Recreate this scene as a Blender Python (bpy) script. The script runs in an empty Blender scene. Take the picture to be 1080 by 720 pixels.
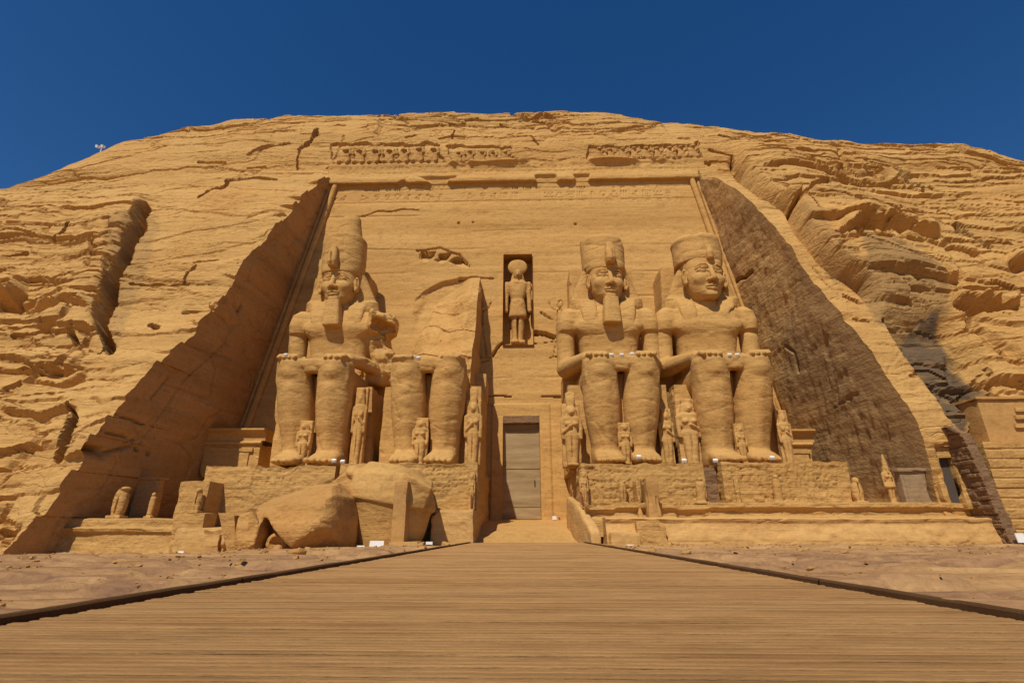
import bpy, math, random
import numpy as np
random.seed(7)
sc = bpy.context.scene
COL = sc.collection
# ------------------------------------------------------------------ camera
FPX, HZ, CAMZ = 540.0, 559.5, 0.58
PITCH = math.atan((HZ - 360) / FPX)
YAW = math.atan(15 / 540)
cd = bpy.data.cameras.new('camera'); cam = bpy.data.objects.new('camera', cd); COL.objects.link(cam)
cd.sensor_width = 36; cd.sensor_fit = 'HORIZONTAL'; cd.lens = 36 * FPX / 1080
cd.clip_start = 0.05; cd.clip_end = 3000
cam.location = (0, 0, CAMZ); cam.rotation_euler = (math.pi / 2 + PITCH, 0, YAW)
sc.camera = cam
sc.render.resolution_x = 1024; sc.render.resolution_y = 682
# ------------------------------------------------------------------ light
SUN_EL, SUN_AZ = math.radians(53), math.radians(21)      # azimuth: degrees left of the camera's back
w = bpy.data.worlds.new('World'); sc.world = w; w.use_nodes = True
nt = w.node_tree; nt.nodes.clear()
sky = nt.nodes.new('ShaderNodeTexSky'); sky.sky_type = 'NISHITA'; sky.sun_disc = False
sky.sun_elevation = SUN_EL; sky.sun_rotation = math.pi + SUN_AZ
sky.altitude = 200; sky.air_density = 1.0; sky.dust_density = 0.1; sky.ozone_density = 3.0
hs = nt.nodes.new('ShaderNodeHueSaturation'); hs.inputs['Hue'].default_value = .506; hs.inputs['Saturation'].default_value = 1.32; hs.inputs['Value'].default_value = 1.62
bg = nt.nodes.new('ShaderNodeBackground'); bg.inputs['Strength'].default_value = 0.05
wo = nt.nodes.new('ShaderNodeOutputWorld')
nt.links.new(sky.outputs[0], hs.inputs['Color']); nt.links.new(hs.outputs[0], bg.inputs[0]); nt.links.new(bg.outputs[0], wo.inputs[0])
sl = bpy.data.lights.new('sun', 'SUN'); sl.energy = 4.2; sl.angle = math.radians(0.5); sl.color = (1.0, 0.93, 0.80)
so = bpy.data.objects.new('sun', sl); COL.objects.link(so)
SDIR = np.array([-math.sin(SUN_AZ) * math.cos(SUN_EL), -math.cos(SUN_AZ) * math.cos(SUN_EL), math.sin(SUN_EL)])
from mathutils import Vector, Matrix
so.rotation_euler = Vector(SDIR).to_track_quat('Z', 'Y').to_euler(); so.location = (-20, -40, 60)
sc.view_settings.view_transform = 'Standard'; sc.view_settings.look = 'None'
sc.view_settings.exposure = -0.02; sc.view_settings.gamma = 1
# ------------------------------------------------------------------ photo geometry -> world
fw = np.array([-math.sin(YAW) * math.cos(PITCH), math.cos(YAW) * math.cos(PITCH), math.sin(PITCH)])
rt = np.array([math.cos(YAW), math.sin(YAW), 0]); upv = np.cross(rt, fw); CAM = np.array([0, 0, CAMZ])
def ray(x, y): return fw + rt * (x - 540) / FPX - upv * (y - 360) / FPX
def onY(x, y, Y, B=0.0):
    d = ray(x, y); t = (Y + B * CAM[2]) / (d[1] - B * d[2]); return CAM + d * t
def onpl(x, y, P0, n):
    d = ray(x, y); t = np.dot(np.asarray(P0) - CAM, n) / np.dot(d, n); return CAM + d * t
def proj(X, Y, Z):
    q = np.stack([X, Y, Z - CAMZ], -1); z = q @ fw; z = np.where(z < .5, .5, z)
    return 540 + FPX * (q @ rt) / z, 360 - FPX * (q @ upv) / z
# ------------------------------------------------------------------ noise
def h32(a, b, c=0):
    a = np.asarray(a).astype(np.int64); b = np.asarray(b).astype(np.int64); c = np.asarray(c).astype(np.int64)
    n = (a * 73856093) ^ (b * 19349663) ^ (c * 83492791)
    n = n & 0xffffffff; n = ((n ^ (n >> 15)) * 0x2c1b3c6d) & 0xffffffff; n = ((n ^ (n >> 12)) * 0x297a2d39) & 0xffffffff
    return ((n ^ (n >> 15)) & 0xffffff) / float(0xffffff)
def vn(x, y, z=0.0, s=0):
    x, y, z = np.broadcast_arrays(np.asarray(x, float), np.asarray(y, float), np.asarray(z, float))
    xi, yi, zi = np.floor(x), np.floor(y), np.floor(z); f = []
    for v, i in ((x, xi), (y, yi), (z, zi)):
        t = v - i; f.append(t * t * (3 - 2 * t))
    r = 0
    for dx in (0, 1):
        for dy in (0, 1):
            for dz in (0, 1):
                wgt = (f[0] if dx else 1 - f[0]) * (f[1] if dy else 1 - f[1]) * (f[2] if dz else 1 - f[2])
                r = r + wgt * h32(xi + dx + s * 131, yi + dy, zi + dz + s * 17)
    return r * 2 - 1
def fbm(x, y, z=0.0, o=4, s=0, g=.5):
    r = 0; a = 1; t = 0
    for k in range(o):
        r = r + a * vn(x * 2 ** k + k * 9.1, y * 2 ** k + k * 3.7, z * 2 ** k, s + k); t += a; a *= g
    return r / t
def cells(x, y, s=0):
    """anisotropic blocks: returns value of the nearest cell, and F2-F1"""
    xi, yi = np.floor(x), np.floor(y)
    f1 = np.full(x.shape, 9.); f2 = f1.copy(); v = np.zeros(x.shape)
    for dx in (-1, 0, 1):
        for dy in (-1, 0, 1):
            cx, cy = xi + dx, yi + dy
            px = cx + .1 + .8 * h32(cx, cy, s); py = cy + .1 + .8 * h32(cx, cy, s + 5)
            d = np.maximum(np.abs(x - px) * .75, np.abs(y - py)) + .25 * np.hypot(x - px, y - py)
            new = d < f1
            f2 = np.where(new, f1, np.minimum(f2, d)); v = np.where(new, h32(cx, cy, s + 11), v); f1 = np.where(new, d, f1)
    return v * 2 - 1, f2 - f1
def ss(a, b, x):
    t = np.clip((x - a) / (b - a), 0, 1); return t * t * (3 - 2 * t)
def pdist(px, py, pts):
    best = np.full(px.shape, 1e9)
    for (x0, y0), (x1, y1) in zip(pts[:-1], pts[1:]):
        dx, dy = x1 - x0, y1 - y0; L = dx * dx + dy * dy + 1e-9
        t = np.clip(((px - x0) * dx + (py - y0) * dy) / L, 0, 1)
        best = np.minimum(best, np.hypot(px - x0 - t * dx, py - y0 - t * dy))
    return best
def inpoly(px, py, P):
    r = np.zeros(px.shape, bool); n = len(P)
    for i in range(n):
        x0, y0 = P[i]; x1, y1 = P[(i + 1) % n]
        if y0 == y1: continue
        c = ((y0 > py) != (y1 > py)) & (px < (x1 - x0) * (py - y0) / (y1 - y0) + x0); r ^= c
    return r
# ------------------------------------------------------------------ object helpers
def tag(o, label=None, cat=None, group=None, kind=None):
    if label: o['label'] = label
    if cat: o['category'] = cat
    if group: o['group'] = group
    if kind: o['kind'] = kind
    return o
def empty(name, loc, label, cat, group=None, rz=0):
    o = bpy.data.objects.new(name, None); COL.objects.link(o); o.location = loc; o.rotation_euler = (0, 0, rz)
    return tag(o, label, cat, group)
def mesh(name, V, Fs, mat, parent=None, smooth=True, attrs=None, local=False):
    """V in world coordinates; re-based on the parent (or on the mesh's own foot)"""
    V = np.asarray(V, float).reshape(-1, 3); quads = np.asarray(Fs, np.int64)
    used = np.unique(quads); remap = np.full(len(V), -1); remap[used] = np.arange(len(used)); V = V[used]; quads = remap[quads]
    if parent is not None:
        org = np.zeros(3) if local else np.array(parent.matrix_basis.translation) if parent.type == 'EMPTY' else None
        if org is None: org = np.array(parent['_org'])
    else:
        org = np.array([V[:, 0].mean(), V[:, 1].mean(), V[:, 2].min()]) if not local else np.zeros(3)
    me = bpy.data.meshes.new(name); k = quads.shape[1]
    me.vertices.add(len(V)); me.vertices.foreach_set('co', (V - org).astype(np.float32).ravel())
    me.loops.add(quads.size); me.loops.foreach_set('vertex_index', quads.astype(np.int32).ravel())
    me.polygons.add(len(quads)); me.polygons.foreach_set('loop_start', (np.arange(len(quads)) * k).astype(np.int32))
    me.polygons.foreach_set('loop_total', np.full(len(quads), k, np.int32))
    me.polygons.foreach_set('use_smooth', np.full(len(quads), bool(smooth)))
    me.update(calc_edges=True); me.validate()
    for n, a in (attrs or {}).items():
        at = me.attributes.new(n, 'FLOAT', 'POINT'); at.data.foreach_set('value', np.asarray(a, np.float32).ravel()[used])
    me.materials.append(mat)
    o = bpy.data.objects.new(name, me); COL.objects.link(o)
    if parent is None:
        o.location = org
    else:
        o.parent = parent
    if not local: o['_org'] = [float(v) for v in org]
    return o
def sheet(nr, nc, flip=False):
    i = np.arange(nr - 1)[:, None] * nc + np.arange(nc - 1)[None, :]
    q = np.stack([i, i + 1, i + nc + 1, i + nc], -1)
    return q[..., ::-1] if flip else q
class MB:
    """collects quads"""
    def __init__(s): s.v = []; s.f = []; s.n = 0
    def add(s, V, Q):
        V = np.asarray(V, float).reshape(-1, 3); Q = np.asarray(Q).reshape(-1, 4); s.v.append(V); s.f.append(Q + s.n); s.n += len(V); return s
    def box(s, x0, x1, y0, y1, z0, z1, step=None, amp=0., rnd=0., fr=1.3, seed=0, R=None, c=None):
        cen = np.array([(x0 + x1) / 2, (y0 + y1) / 2, (z0 + z1) / 2]) if c is None else np.array(c)
        L = [x1 - x0, y1 - y0, z1 - z0]
        step = step or 1e9
        N = [max(1, int(math.ceil(l / step))) for l in L]
        lo = np.array([x0, y0, z0]); hi = np.array([x1, y1, z1])
        for ax in range(3):
            a, b = (ax + 1) % 3, (ax + 2) % 3
            for side in (0, 1):
                A, B = np.meshgrid(np.linspace(lo[a], hi[a], N[a] + 1), np.linspace(lo[b], hi[b], N[b] + 1), indexing='ij')
                P = np.zeros(A.shape + (3,)); P[..., a] = A; P[..., b] = B; P[..., ax] = hi[ax] if side else lo[ax]
                if rnd or amp:
                    ctr = (lo + hi) / 2; half = (hi - lo) / 2; q = P - ctr
                    if rnd:
                        r = min(rnd, half.min() * .9); inner = np.clip(q, -(half - r), half - r); d = q - inner
                        nn = np.linalg.norm(d, axis=-1, keepdims=True); q = inner + d / np.maximum(nn, 1e-6) * np.minimum(nn, r) * 1.0
                        P = q + ctr
                    if amp:
                        e = np.sum((np.abs(q) > (half - .22)), -1)
                        n3 = np.stack([fbm(P[..., 0] * fr, P[..., 1] * fr, P[..., 2] * fr * 1.6, 3, seed + k) for k in range(3)], -1)
                        chip = np.maximum(fbm(P[..., 0] * fr * .9, P[..., 1] * fr * .9, P[..., 2] * fr * .9, 3, seed + 9) - .12, 0) * 3.2 * (e >= 2)
                        P = P + n3 * amp - np.sign(q) * (np.abs(q) > (half - .3)) * chip[..., None] * amp * 2.2
                if R is not None: P = (P - cen) @ np.asarray(R).T + cen
                s.add(P, sheet(*A.shape, flip=(side == 0)))
        return s
    def tube(s, pts, r, n=10):
        pts = np.asarray(pts, float); r = np.broadcast_to(np.asarray(r, float), (len(pts),)); rings = []
        for i, p in enumerate(pts):
            t = pts[min(i + 1, len(pts) - 1)] - pts[max(i - 1, 0)]; t = t / np.linalg.norm(t)
            a = np.cross(t, [0, 0, 1.]) if abs(t[2]) < .9 else np.cross(t, [1., 0, 0]); a /= np.linalg.norm(a); b = np.cross(t, a)
            an = np.arange(n + 1) / n * 2 * math.pi
            rings.append(p + r[i] * (np.cos(an)[:, None] * a + np.sin(an)[:, None] * b))
        s.add(np.array(rings), sheet(len(pts), n + 1, True))
        for k, fl in ((0, 1), (-1, 0)):
            ring = rings[k][:-1]; m = ring.mean(0); q = []
            V = np.vstack([ring, m[None]])
            for i in range(0, n, 2):
                f = [n, i, (i + 1) % n, (i + 2) % n]; q.append(f if not fl else f[::-1])
            s.add(V, q)
        return s
    def build(s, name, mat, parent=None, smooth=False, attrs=None, local=False):
        return mesh(name, np.vstack(s.v), np.vstack(s.f), mat, parent, smooth, attrs, local)
def rock_mesh_noise(V, amp, fr, seed=0, zs=2.2):
    """displace vertices with layered, weathered-stone noise"""
    V = V.copy(); a = fbm(V[:, 0] * fr, V[:, 1] * fr, V[:, 2] * fr * zs, 4, seed)
    b = fbm(V[:, 0] * fr, V[:, 1] * fr, V[:, 2] * fr * zs, 4, seed + 20)
    V[:, 1] += a * amp; V[:, 0] += b * amp * .7; return V
# ------------------------------------------------------------------ signed distance sculpting
def smin(a, b, k):
    if k <= 0: return np.minimum(a, b)
    h = np.maximum(k - np.abs(a - b), 0) / k; return np.minimum(a, b) - h * h * k * .25
def euler(rx=0, ry=0, rz=0):
    return np.array(Matrix.Rotation(rz, 3, 'Z') @ Matrix.Rotation(ry, 3, 'Y') @ Matrix.Rotation(rx, 3, 'X'))
class Vol:
    def __init__(s, lo, hi, vox):
        s.lo = np.array(lo, float); s.vox = vox
        s.n = [int(math.ceil((h - l) / vox)) + 1 for l, h in zip(lo, hi)]
        s.ax = [s.lo[i] + np.arange(s.n[i]) * vox for i in range(3)]
        s.d = np.full(s.n, 5.0, np.float32)
    def _win(s, lo, hi, pad):
        sl = []
        for i in range(3):
            a = int(np.searchsorted(s.ax[i], lo[i] - pad)); b = int(np.searchsorted(s.ax[i], hi[i] + pad))
            sl.append(slice(max(a, 0), min(max(b, a + 1), s.n[i])))
        X = s.ax[0][sl[0]][:, None, None]; Y = s.ax[1][sl[1]][None, :, None]; Z = s.ax[2][sl[2]][None, None, :]
        return tuple(sl), X, Y, Z
    def put(s, lo, hi, fn, k=.1, op='+'):
        sl, X, Y, Z = s._win(lo, hi, k + 3 * s.vox)
        if min(s.d[sl].shape) == 0: return s
        v = fn(X, Y, Z)
        s.d[sl] = smin(s.d[sl], v, k) if op == '+' else -smin(-s.d[sl], v, k)
        return s
    def ell(s, c, r, k=.1, op='+', R=None):
        c = np.array(c, float); r = np.array(r, float); m = r.max() if R is not None else r
        def fn(X, Y, Z):
            x, y, z = X - c[0], Y - c[1], Z - c[2]
            if R is not None: x, y, z = (R[0, 0] * x + R[1, 0] * y + R[2, 0] * z, R[0, 1] * x + R[1, 1] * y + R[2, 1] * z, R[0, 2] * x + R[1, 2] * y + R[2, 2] * z)
            k0 = np.sqrt((x / r[0]) ** 2 + (y / r[1]) ** 2 + (z / r[2]) ** 2)
            k1 = np.sqrt((x / r[0] ** 2) ** 2 + (y / r[1] ** 2) ** 2 + (z / r[2] ** 2) ** 2)
            return k0 * (k0 - 1) / np.maximum(k1, 1e-6)
        return s.put(c - m, c + m, fn, k, op)
    def box(s, c, h, rd=.05, k=.05, op='+', R=None):
        c = np.array(c, float); h = np.array(h, float); m = np.full(3, np.linalg.norm(h)) if R is not None else h
        def fn(X, Y, Z):
            x, y, z = X - c[0], Y - c[1], Z - c[2]
            if R is not None: x, y, z = (R[0, 0] * x + R[1, 0] * y + R[2, 0] * z, R[0, 1] * x + R[1, 1] * y + R[2, 1] * z, R[0, 2] * x + R[1, 2] * y + R[2, 2] * z)
            qx, qy, qz = np.abs(x) - h[0] + rd, np.abs(y) - h[1] + rd, np.abs(z) - h[2] + rd
            return np.sqrt(np.maximum(qx, 0) ** 2 + np.maximum(qy, 0) ** 2 + np.maximum(qz, 0) ** 2) + np.minimum(np.maximum(np.maximum(qx, qy), qz), 0) - rd
        return s.put(c - m, c + m, fn, k, op)
    def cone(s, a, b, ra, rb, k=.1, op='+'):
        a = np.array(a, float); b = np.array(b, float); d = b - a; L = d @ d + 1e-9; R = max(ra, rb)
        def fn(X, Y, Z):
            x, y, z = X - a[0], Y - a[1], Z - a[2]; t = np.clip((x * d[0] + y * d[1] + z * d[2]) / L, 0, 1)
            return np.sqrt((x - t * d[0]) ** 2 + (y - t * d[1]) ** 2 + (z - t * d[2]) ** 2) - (ra + (rb - ra) * t)
        return s.put(np.minimum(a, b) - R, np.maximum(a, b) + R, fn, k, op)
    def loft(s, axis, ts, c1, c2, r1, r2, n=2.0, k=.1, op='+'):
        """superellipse sections along an axis; c1,r1 / c2,r2 along the two other axes in x,y,z order"""
        ts = np.array(ts, float); T = [np.broadcast_to(np.array(v, float), ts.shape) for v in (c1, c2, r1, r2)]
        oth = [i for i in range(3) if i != axis]
        lo = np.zeros(3); hi = np.zeros(3); lo[axis], hi[axis] = ts[0], ts[-1]
        lo[oth[0]] = (T[0] - T[2]).min(); hi[oth[0]] = (T[0] + T[2]).max(); lo[oth[1]] = (T[1] - T[3]).min(); hi[oth[1]] = (T[1] + T[3]).max()
        def fn(X, Y, Z):
            P = [X, Y, Z]; t = P[axis]; a, b = P[oth[0]], P[oth[1]]
            A, B, RA, RB = [np.interp(t.ravel(), ts, v).reshape(t.shape) for v in T]
            u, v = np.abs(a - A) / RA, np.abs(b - B) / RB
            q = ((u ** n + v ** n) ** (1 / n) - 1) * np.minimum(RA, RB)
            e = np.maximum(ts[0] - t, t - ts[-1])
            return np.maximum(q, e)
        return s.put(lo, hi, fn, k, op)
    def surf(s):
        """naive surface nets -> vertices, quads"""
        d = s.d; d[0], d[-1] = 1, 1; d[:, 0] = 1; d[:, -1] = 1; d[:, :, 0] = 1; d[:, :, -1] = 1
        ins = d < 0; nx, ny, nz = [n - 1 for n in s.n]
        cnt = np.zeros((nx, ny, nz), np.int8)
        for a in (0, 1):
            for b in (0, 1):
                for c in (0, 1): cnt += ins[a:nx + a, b:ny + b, c:nz + c]
        ci = np.nonzero((cnt > 0) & (cnt < 8)); idx = np.full((nx, ny, nz), -1, np.int64); N = len(ci[0]); idx[ci] = np.arange(N)
        P = np.zeros((N, 3)); M = np.zeros(N); base = np.stack(ci, -1)
        cor = {(a, b, c): d[ci[0] + a, ci[1] + b, ci[2] + c] for a in (0, 1) for b in (0, 1) for c in (0, 1)}
        for ax in range(3):
            o = [i for i in range(3) if i != ax]
            for u in (0, 1):
                for v in (0, 1):
                    p = [0, 0, 0]; p[o[0]] = u; p[o[1]] = v; q = list(p); q[ax] = 1
                    A, B = cor[tuple(p)], cor[tuple(q)]; m = (A < 0) != (B < 0)
                    t = np.where(m, A / np.where(m, A - B, 1), 0)
                    pt = base + np.array(p); pt = pt.astype(float); pt[:, ax] += t
                    P[m] += pt[m]; M[m] += 1
        P = P / np.maximum(M, 1)[:, None] * s.vox + s.lo
        Q = []
        for ax in range(3):
            sl0 = [slice(None)] * 3; sl1 = [slice(None)] * 3; sl0[ax] = slice(0, -1); sl1[ax] = slice(1, None)
            A, B = ins[tuple(sl0)], ins[tuple(sl1)]
            e = np.nonzero(A != B); o = [(ax + 1) % 3, (ax + 2) % 3]
            ok = (e[o[0]] > 0) & (e[o[1]] > 0) & (e[o[0]] < s.n[o[0]] - 1) & (e[o[1]] < s.n[o[1]] - 1)
            e = [v[ok] for v in e]; flip = ~A[tuple(e)]
            def g(du, dv):
                k = [v.copy() for v in e]; k[o[0]] += du; k[o[1]] += dv; return idx[tuple(k)]
            q = np.stack([g(-1, -1), g(0, -1), g(0, 0), g(-1, 0)], -1); q[flip] = q[flip][:, ::-1]; Q.append(q)
        Q = np.vstack(Q); return P, Q[(Q >= 0).all(1)]
# ------------------------------------------------------------------ materials
def mat(name):
    m = bpy.data.materials.new(name); m.use_nodes = True; t = m.node_tree
    b = t.nodes['Principled BSDF']; b.inputs['Roughness'].default_value = .93
    b.inputs['Specular IOR Level'].default_value = .15
    return m, t, b
def N(t, ty, **kw):
    n = t.nodes.new(ty)
    for k, v in kw.items():
        if k in n.inputs: n.inputs[k].default_value = v
        else: setattr(n, k, v)
    return n
def ramp(t, stops, src):
    r = t.nodes.new('ShaderNodeValToRGB'); e = r.color_ramp.elements
    while len(e) < len(stops): e.new(.5)
    for i, (p, c) in enumerate(stops): e[i].position = p; e[i].color = (*c, 1) if len(c) == 3 else c
    t.links.new(src, r.inputs[0]); return r.outputs[0]
def mix(t, fac, a, b, mode='MIX'):
    m = t.nodes.new('ShaderNodeMix'); m.data_type = 'RGBA'; m.blend_type = mode
    for s, v in ((m.inputs[0], fac), (m.inputs[6], a), (m.inputs[7], b)):
        if isinstance(v, (int, float)): s.default_value = v
        elif isinstance(v, tuple): s.default_value = (*v, 1) if len(v) == 3 else v
        else: t.links.new(v, s)
    return m.outputs[2]
def math_(t, op, a, b=0.0):
    m = t.nodes.new('ShaderNodeMath'); m.operation = op
    for s, v in ((m.inputs[0], a), (m.inputs[1], b)):
        if isinstance(v, (int, float)): s.default_value = v
        else: t.links.new(v, s)
    return m.outputs[0]
def noise(t, vec, scale, detail=5, rough=.55, vs=(1, 1, 1)):
    mp = N(t, 'ShaderNodeMapping'); mp.inputs['Scale'].default_value = vs; t.links.new(vec, mp.inputs[0])
    n = N(t, 'ShaderNodeTexNoise'); n.inputs['Scale'].default_value = scale; n.inputs['Detail'].default_value = detail; n.inputs['Roughness'].default_value = rough
    t.links.new(mp.outputs[0], n.inputs['Vector']); return n.outputs['Fac']
SAND = (.53, .305, .100)
def stone(name, base=SAND, tint=1.0, strata=.5, bump=.5, rough_bump=.4, stain_shade=None, dark=(.10, .065, .04), patch=.5, chip=0.):
    m, t, b = mat(name); L = t.links
    g = N(t, 'ShaderNodeNewGeometry'); P = g.outputs['Position']
    s1 = noise(t, P, 1.0, 6, .6, (.035, .035, .62))     # broad beds
    s2 = noise(t, P, 1.0, 5, .65, (.10, .10, 3.4))      # thin laminae
    big = noise(t, P, .16, 4, .55); fine = noise(t, P, 5.0, 6, .7); mid = noise(t, P, 1.1, 5, .6, (1, 1, 1.7))
    c = tuple(v * tint for v in base)
    lt = tuple(min(1, v * k) for v, k in zip(c, (1.16, 1.15, 1.17))); dk = tuple(v * k for v, k in zip(c, (.80, .76, .70)))
    red = tuple(v * k for v, k in zip(c, (.92, .78, .66)))
    col = ramp(t, [(.30, dk), (.48, c), (.70, lt)], s1)
    col = mix(t, ramp(t, [(.42, (0, 0, 0)), (.62, (strata,) * 3)], s2), col, mix(t, .5, dk, c))
    col = mix(t, ramp(t, [(.45, (0, 0, 0)), (.70, (patch,) * 3)], big), col, red)
    col = mix(t, .55, col, ramp(t, [(.25, (.62, .58, .55)), (.5, (1, 1, 1)), (.75, (1.12, 1.12, 1.12))], fine), 'MULTIPLY')
    col = mix(t, .5, col, ramp(t, [(.30, (.66, .62, .58)), (.46, (1, 1, 1))], mid), 'MULTIPLY')
    if stain_shade is not None:
        at = N(t, 'ShaderNodeAttribute'); at.attribute_name = stain_shade
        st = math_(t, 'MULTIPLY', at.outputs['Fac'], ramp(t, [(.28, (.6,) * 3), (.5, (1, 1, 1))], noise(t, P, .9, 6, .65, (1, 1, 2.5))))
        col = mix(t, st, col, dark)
    L.new(col, b.inputs['Base Color'])
    hgt = math_(t, 'ADD', math_(t, 'MULTIPLY', s2, .10 * bump), math_(t, 'ADD', math_(t, 'MULTIPLY', mid, .16 * rough_bump), math_(t, 'MULTIPLY', fine, .05 * rough_bump)))
    if chip:
        v = N(t, 'ShaderNodeTexVoronoi'); v.feature = 'DISTANCE_TO_EDGE'; v.inputs['Scale'].default_value = .55
        mp = N(t, 'ShaderNodeMapping'); mp.inputs['Scale'].default_value = (.22, .22, 1.7)
        ad = N(t, 'ShaderNodeVectorMath'); ad.operation = 'ADD'
        nn = N(t, 'ShaderNodeTexNoise'); nn.inputs['Scale'].default_value = .7; nn.inputs['Detail'].default_value = 4
        L.new(P, nn.inputs['Vector']); L.new(P, ad.inputs[0]); L.new(nn.outputs['Color'], ad.inputs[1]); L.new(ad.outputs[0], mp.inputs[0]); L.new(mp.outputs[0], v.inputs['Vector'])
        cr = ramp(t, [(0, (0, 0, 0)), (.03, (1, 1, 1))], v.outputs['Distance']); hgt = math_(t, 'ADD', hgt, math_(t, 'MULTIPLY', cr, .10 * chip))
    bp = N(t, 'ShaderNodeBump'); bp.inputs['Strength'].default_value = 1.0; bp.inputs['Distance'].default_value = 1.0
    L.new(hgt, bp.inputs['Height']); L.new(bp.outputs[0], b.inputs['Normal'])
    return m
M_CLIFF = stone('cliff_sandstone', tint=1.0, strata=.35, bump=.6, rough_bump=1.0, stain_shade='stain_shade', dark=(.115, .078, .048), chip=.32)
M_FACE = stone('dressed_sandstone', tint=1.02, strata=.30, bump=.35, rough_bump=.5, stain_shade='stain_shade', dark=(.22, .12, .05), patch=.35)
M_SIDE_L = stone('left_recess_sandstone', base=(.46, .262, .102), strata=.5, bump=.8, rough_bump=.5, patch=.6, stain_shade='stain_shade', dark=(.12, .07, .04))
M_SIDE_R = stone('right_recess_sandstone', base=(.50, .30, .115), strata=.5, bump=.8, rough_bump=1.3, stain_shade='stain_shade', dark=(.31, .185, .08), patch=.7)
M_STAT = stone('colossus_sandstone', tint=.98, strata=.32, bump=.32, rough_bump=.6, patch=.5)
M_PED = stone('plinth_sandstone', tint=.97, strata=.4, bump=.8, rough_bump=1.0, patch=.35)
M_FALL = stone('fallen_sandstone', base=(.49, .27, .088), strata=.45, bump=.6, rough_bump=.9, patch=.6)
M_PALE = stone('pale_sandstone', base=(.54, .315, .11), strata=.3, bump=.4, rough_bump=.5, patch=.15)
M_GREY = stone('grey_stela_stone', base=(.30, .20, .105), strata=.3, bump=.3, rough_bump=.4, patch=.2)
M_DARKST = stone('dark_stone_and_shade', base=(.24, .14, .07), strata=.3, bump=.5, rough_bump=1.5, patch=.3)
M_SMOOTH = stone('smooth_wall_stone', base=(.46, .255, .085), strata=.1, bump=.1, rough_bump=.3, patch=.3)
def flat(name, col, rough=.8, nz=.15, metal=0):
    m, t, b = mat(name); g = N(t, 'ShaderNodeNewGeometry')
    f = noise(t, g.outputs['Position'], 9, 5, .6)
    c = mix(t, nz, col, ramp(t, [(.3, tuple(v * .5 for v in col)), (.7, tuple(min(1, v * 1.2) for v in col))], f))
    t.links.new(c, b.inputs['Base Color']); b.inputs['Roughness'].default_value = rough; b.inputs['Metallic'].default_value = metal
    return m
M_WHITE = flat('white_paint', (.78, .76, .70)); M_RED = flat('rust_red_paint', (.30, .07, .03)); M_IRON = flat('dark_iron', (.09, .07, .055), .6)
def wood(name, base, seam=True):
    m, t, b = mat(name); g = N(t, 'ShaderNodeNewGeometry'); P = g.outputs['Position']
    gr = noise(t, P, 1.0, 7, .75, (5, 85, 85)); big = noise(t, P, .55, 5, .6, (.5, 1.8, 1)); sp = noise(t, P, 6, 6, .7, (1, 6, 6))
    at = N(t, 'ShaderNodeAttribute'); at.attribute_name = 'tone'
    c = ramp(t, [(.30, tuple(v * .52 for v in base)), (.46, tuple(v * .95 for v in base)), (.56, base), (.74, tuple(v * 1.25 for v in base))], gr)
    c = mix(t, ramp(t, [(.46, (0, 0, 0)), (.66, (.5,) * 3)], big), c, tuple(v * k for v, k in zip(base, (.66, .56, .50))))
    c = mix(t, .6, c, ramp(t, [(0, (.62, .58, .56)), (.5, (1, 1, 1)), (1, (1.18, 1.16, 1.12))], at.outputs['Fac']), 'MULTIPLY')
    c = mix(t, .6, c, ramp(t, [(.28, (.45, .42, .40)), (.40, (1, 1, 1))], sp), 'MULTIPLY')
    b.inputs['Specular IOR Level'].default_value = .04
    t.links.new(c, b.inputs['Base Color'])
    bp = N(t, 'ShaderNodeBump'); bp.inputs['Distance'].default_value = .02; bp.inputs['Strength'].default_value = .8
    t.links.new(math_(t, 'ADD', gr, math_(t, 'MULTIPLY', sp, .5)), bp.inputs['Height']); t.links.new(bp.outputs[0], b.inputs['Normal'])
    return m
M_DECK = wood('weathered_boards', (.43, .236, .092)); M_BEAM = wood('dark_edge_timber', (.17, .09, .04))
def ground_mat():
    m, t, b = mat('rocky_ground'); L = t.links; g = N(t, 'ShaderNodeNewGeometry'); P = g.outputs['Position']
    a = noise(t, P, .8, 6, .65, (.5, 1.2, 1)); f = noise(t, P, 7, 6, .7); at = N(t, 'ShaderNodeAttribute'); at.attribute_name = 'stain_shade'; b.inputs['Specular IOR Level'].default_value = .04
    c = ramp(t, [(.3, (.33, .175, .075)), (.55, (.47, .27, .11)), (.75, (.54, .33, .14))], a)
    pur = ramp(t, [(.3, (.16, .082, .05)), (.5, (.33, .18, .085)), (.72, (.50, .295, .125))], noise(t, P, 1.6, 6, .7, (.5, 1.6, 1)))
    c = mix(t, at.outputs['Fac'], c, pur)
    c = mix(t, .6, c, ramp(t, [(.3, (.6, .58, .55)), (.5, (1, 1, 1)), (.75, (1.1, 1.1, 1.1))], f), 'MULTIPLY')
    L.new(c, b.inputs['Base Color'])
    bp = N(t, 'ShaderNodeBump'); bp.inputs['Distance'].default_value = .06
    L.new(math_(t, 'ADD', a, math_(t, 'MULTIPLY', f, .35)), bp.inputs['Height']); L.new(bp.outputs[0], b.inputs['Normal'])
    return m
M_GROUND = ground_mat()
def door_mat():
    m, t, b = mat('door_boards'); g = N(t, 'ShaderNodeNewGeometry'); P = g.outputs['Position']
    a = noise(t, P, 1, 5, .6, (.3, 1, 2.2)); f = noise(t, P, 12, 4, .6, (6, 1, 1))
    c = ramp(t, [(.3, (.27, .175, .08)), (.5, (.38, .26, .13)), (.7, (.48, .35, .19))], a)
    c = mix(t, .4, c, ramp(t, [(.3, (.6, .6, .6)), (.6, (1, 1, 1))], f), 'MULTIPLY'); t.links.new(c, b.inputs['Base Color']); return m
M_DOOR = door_mat()
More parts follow.
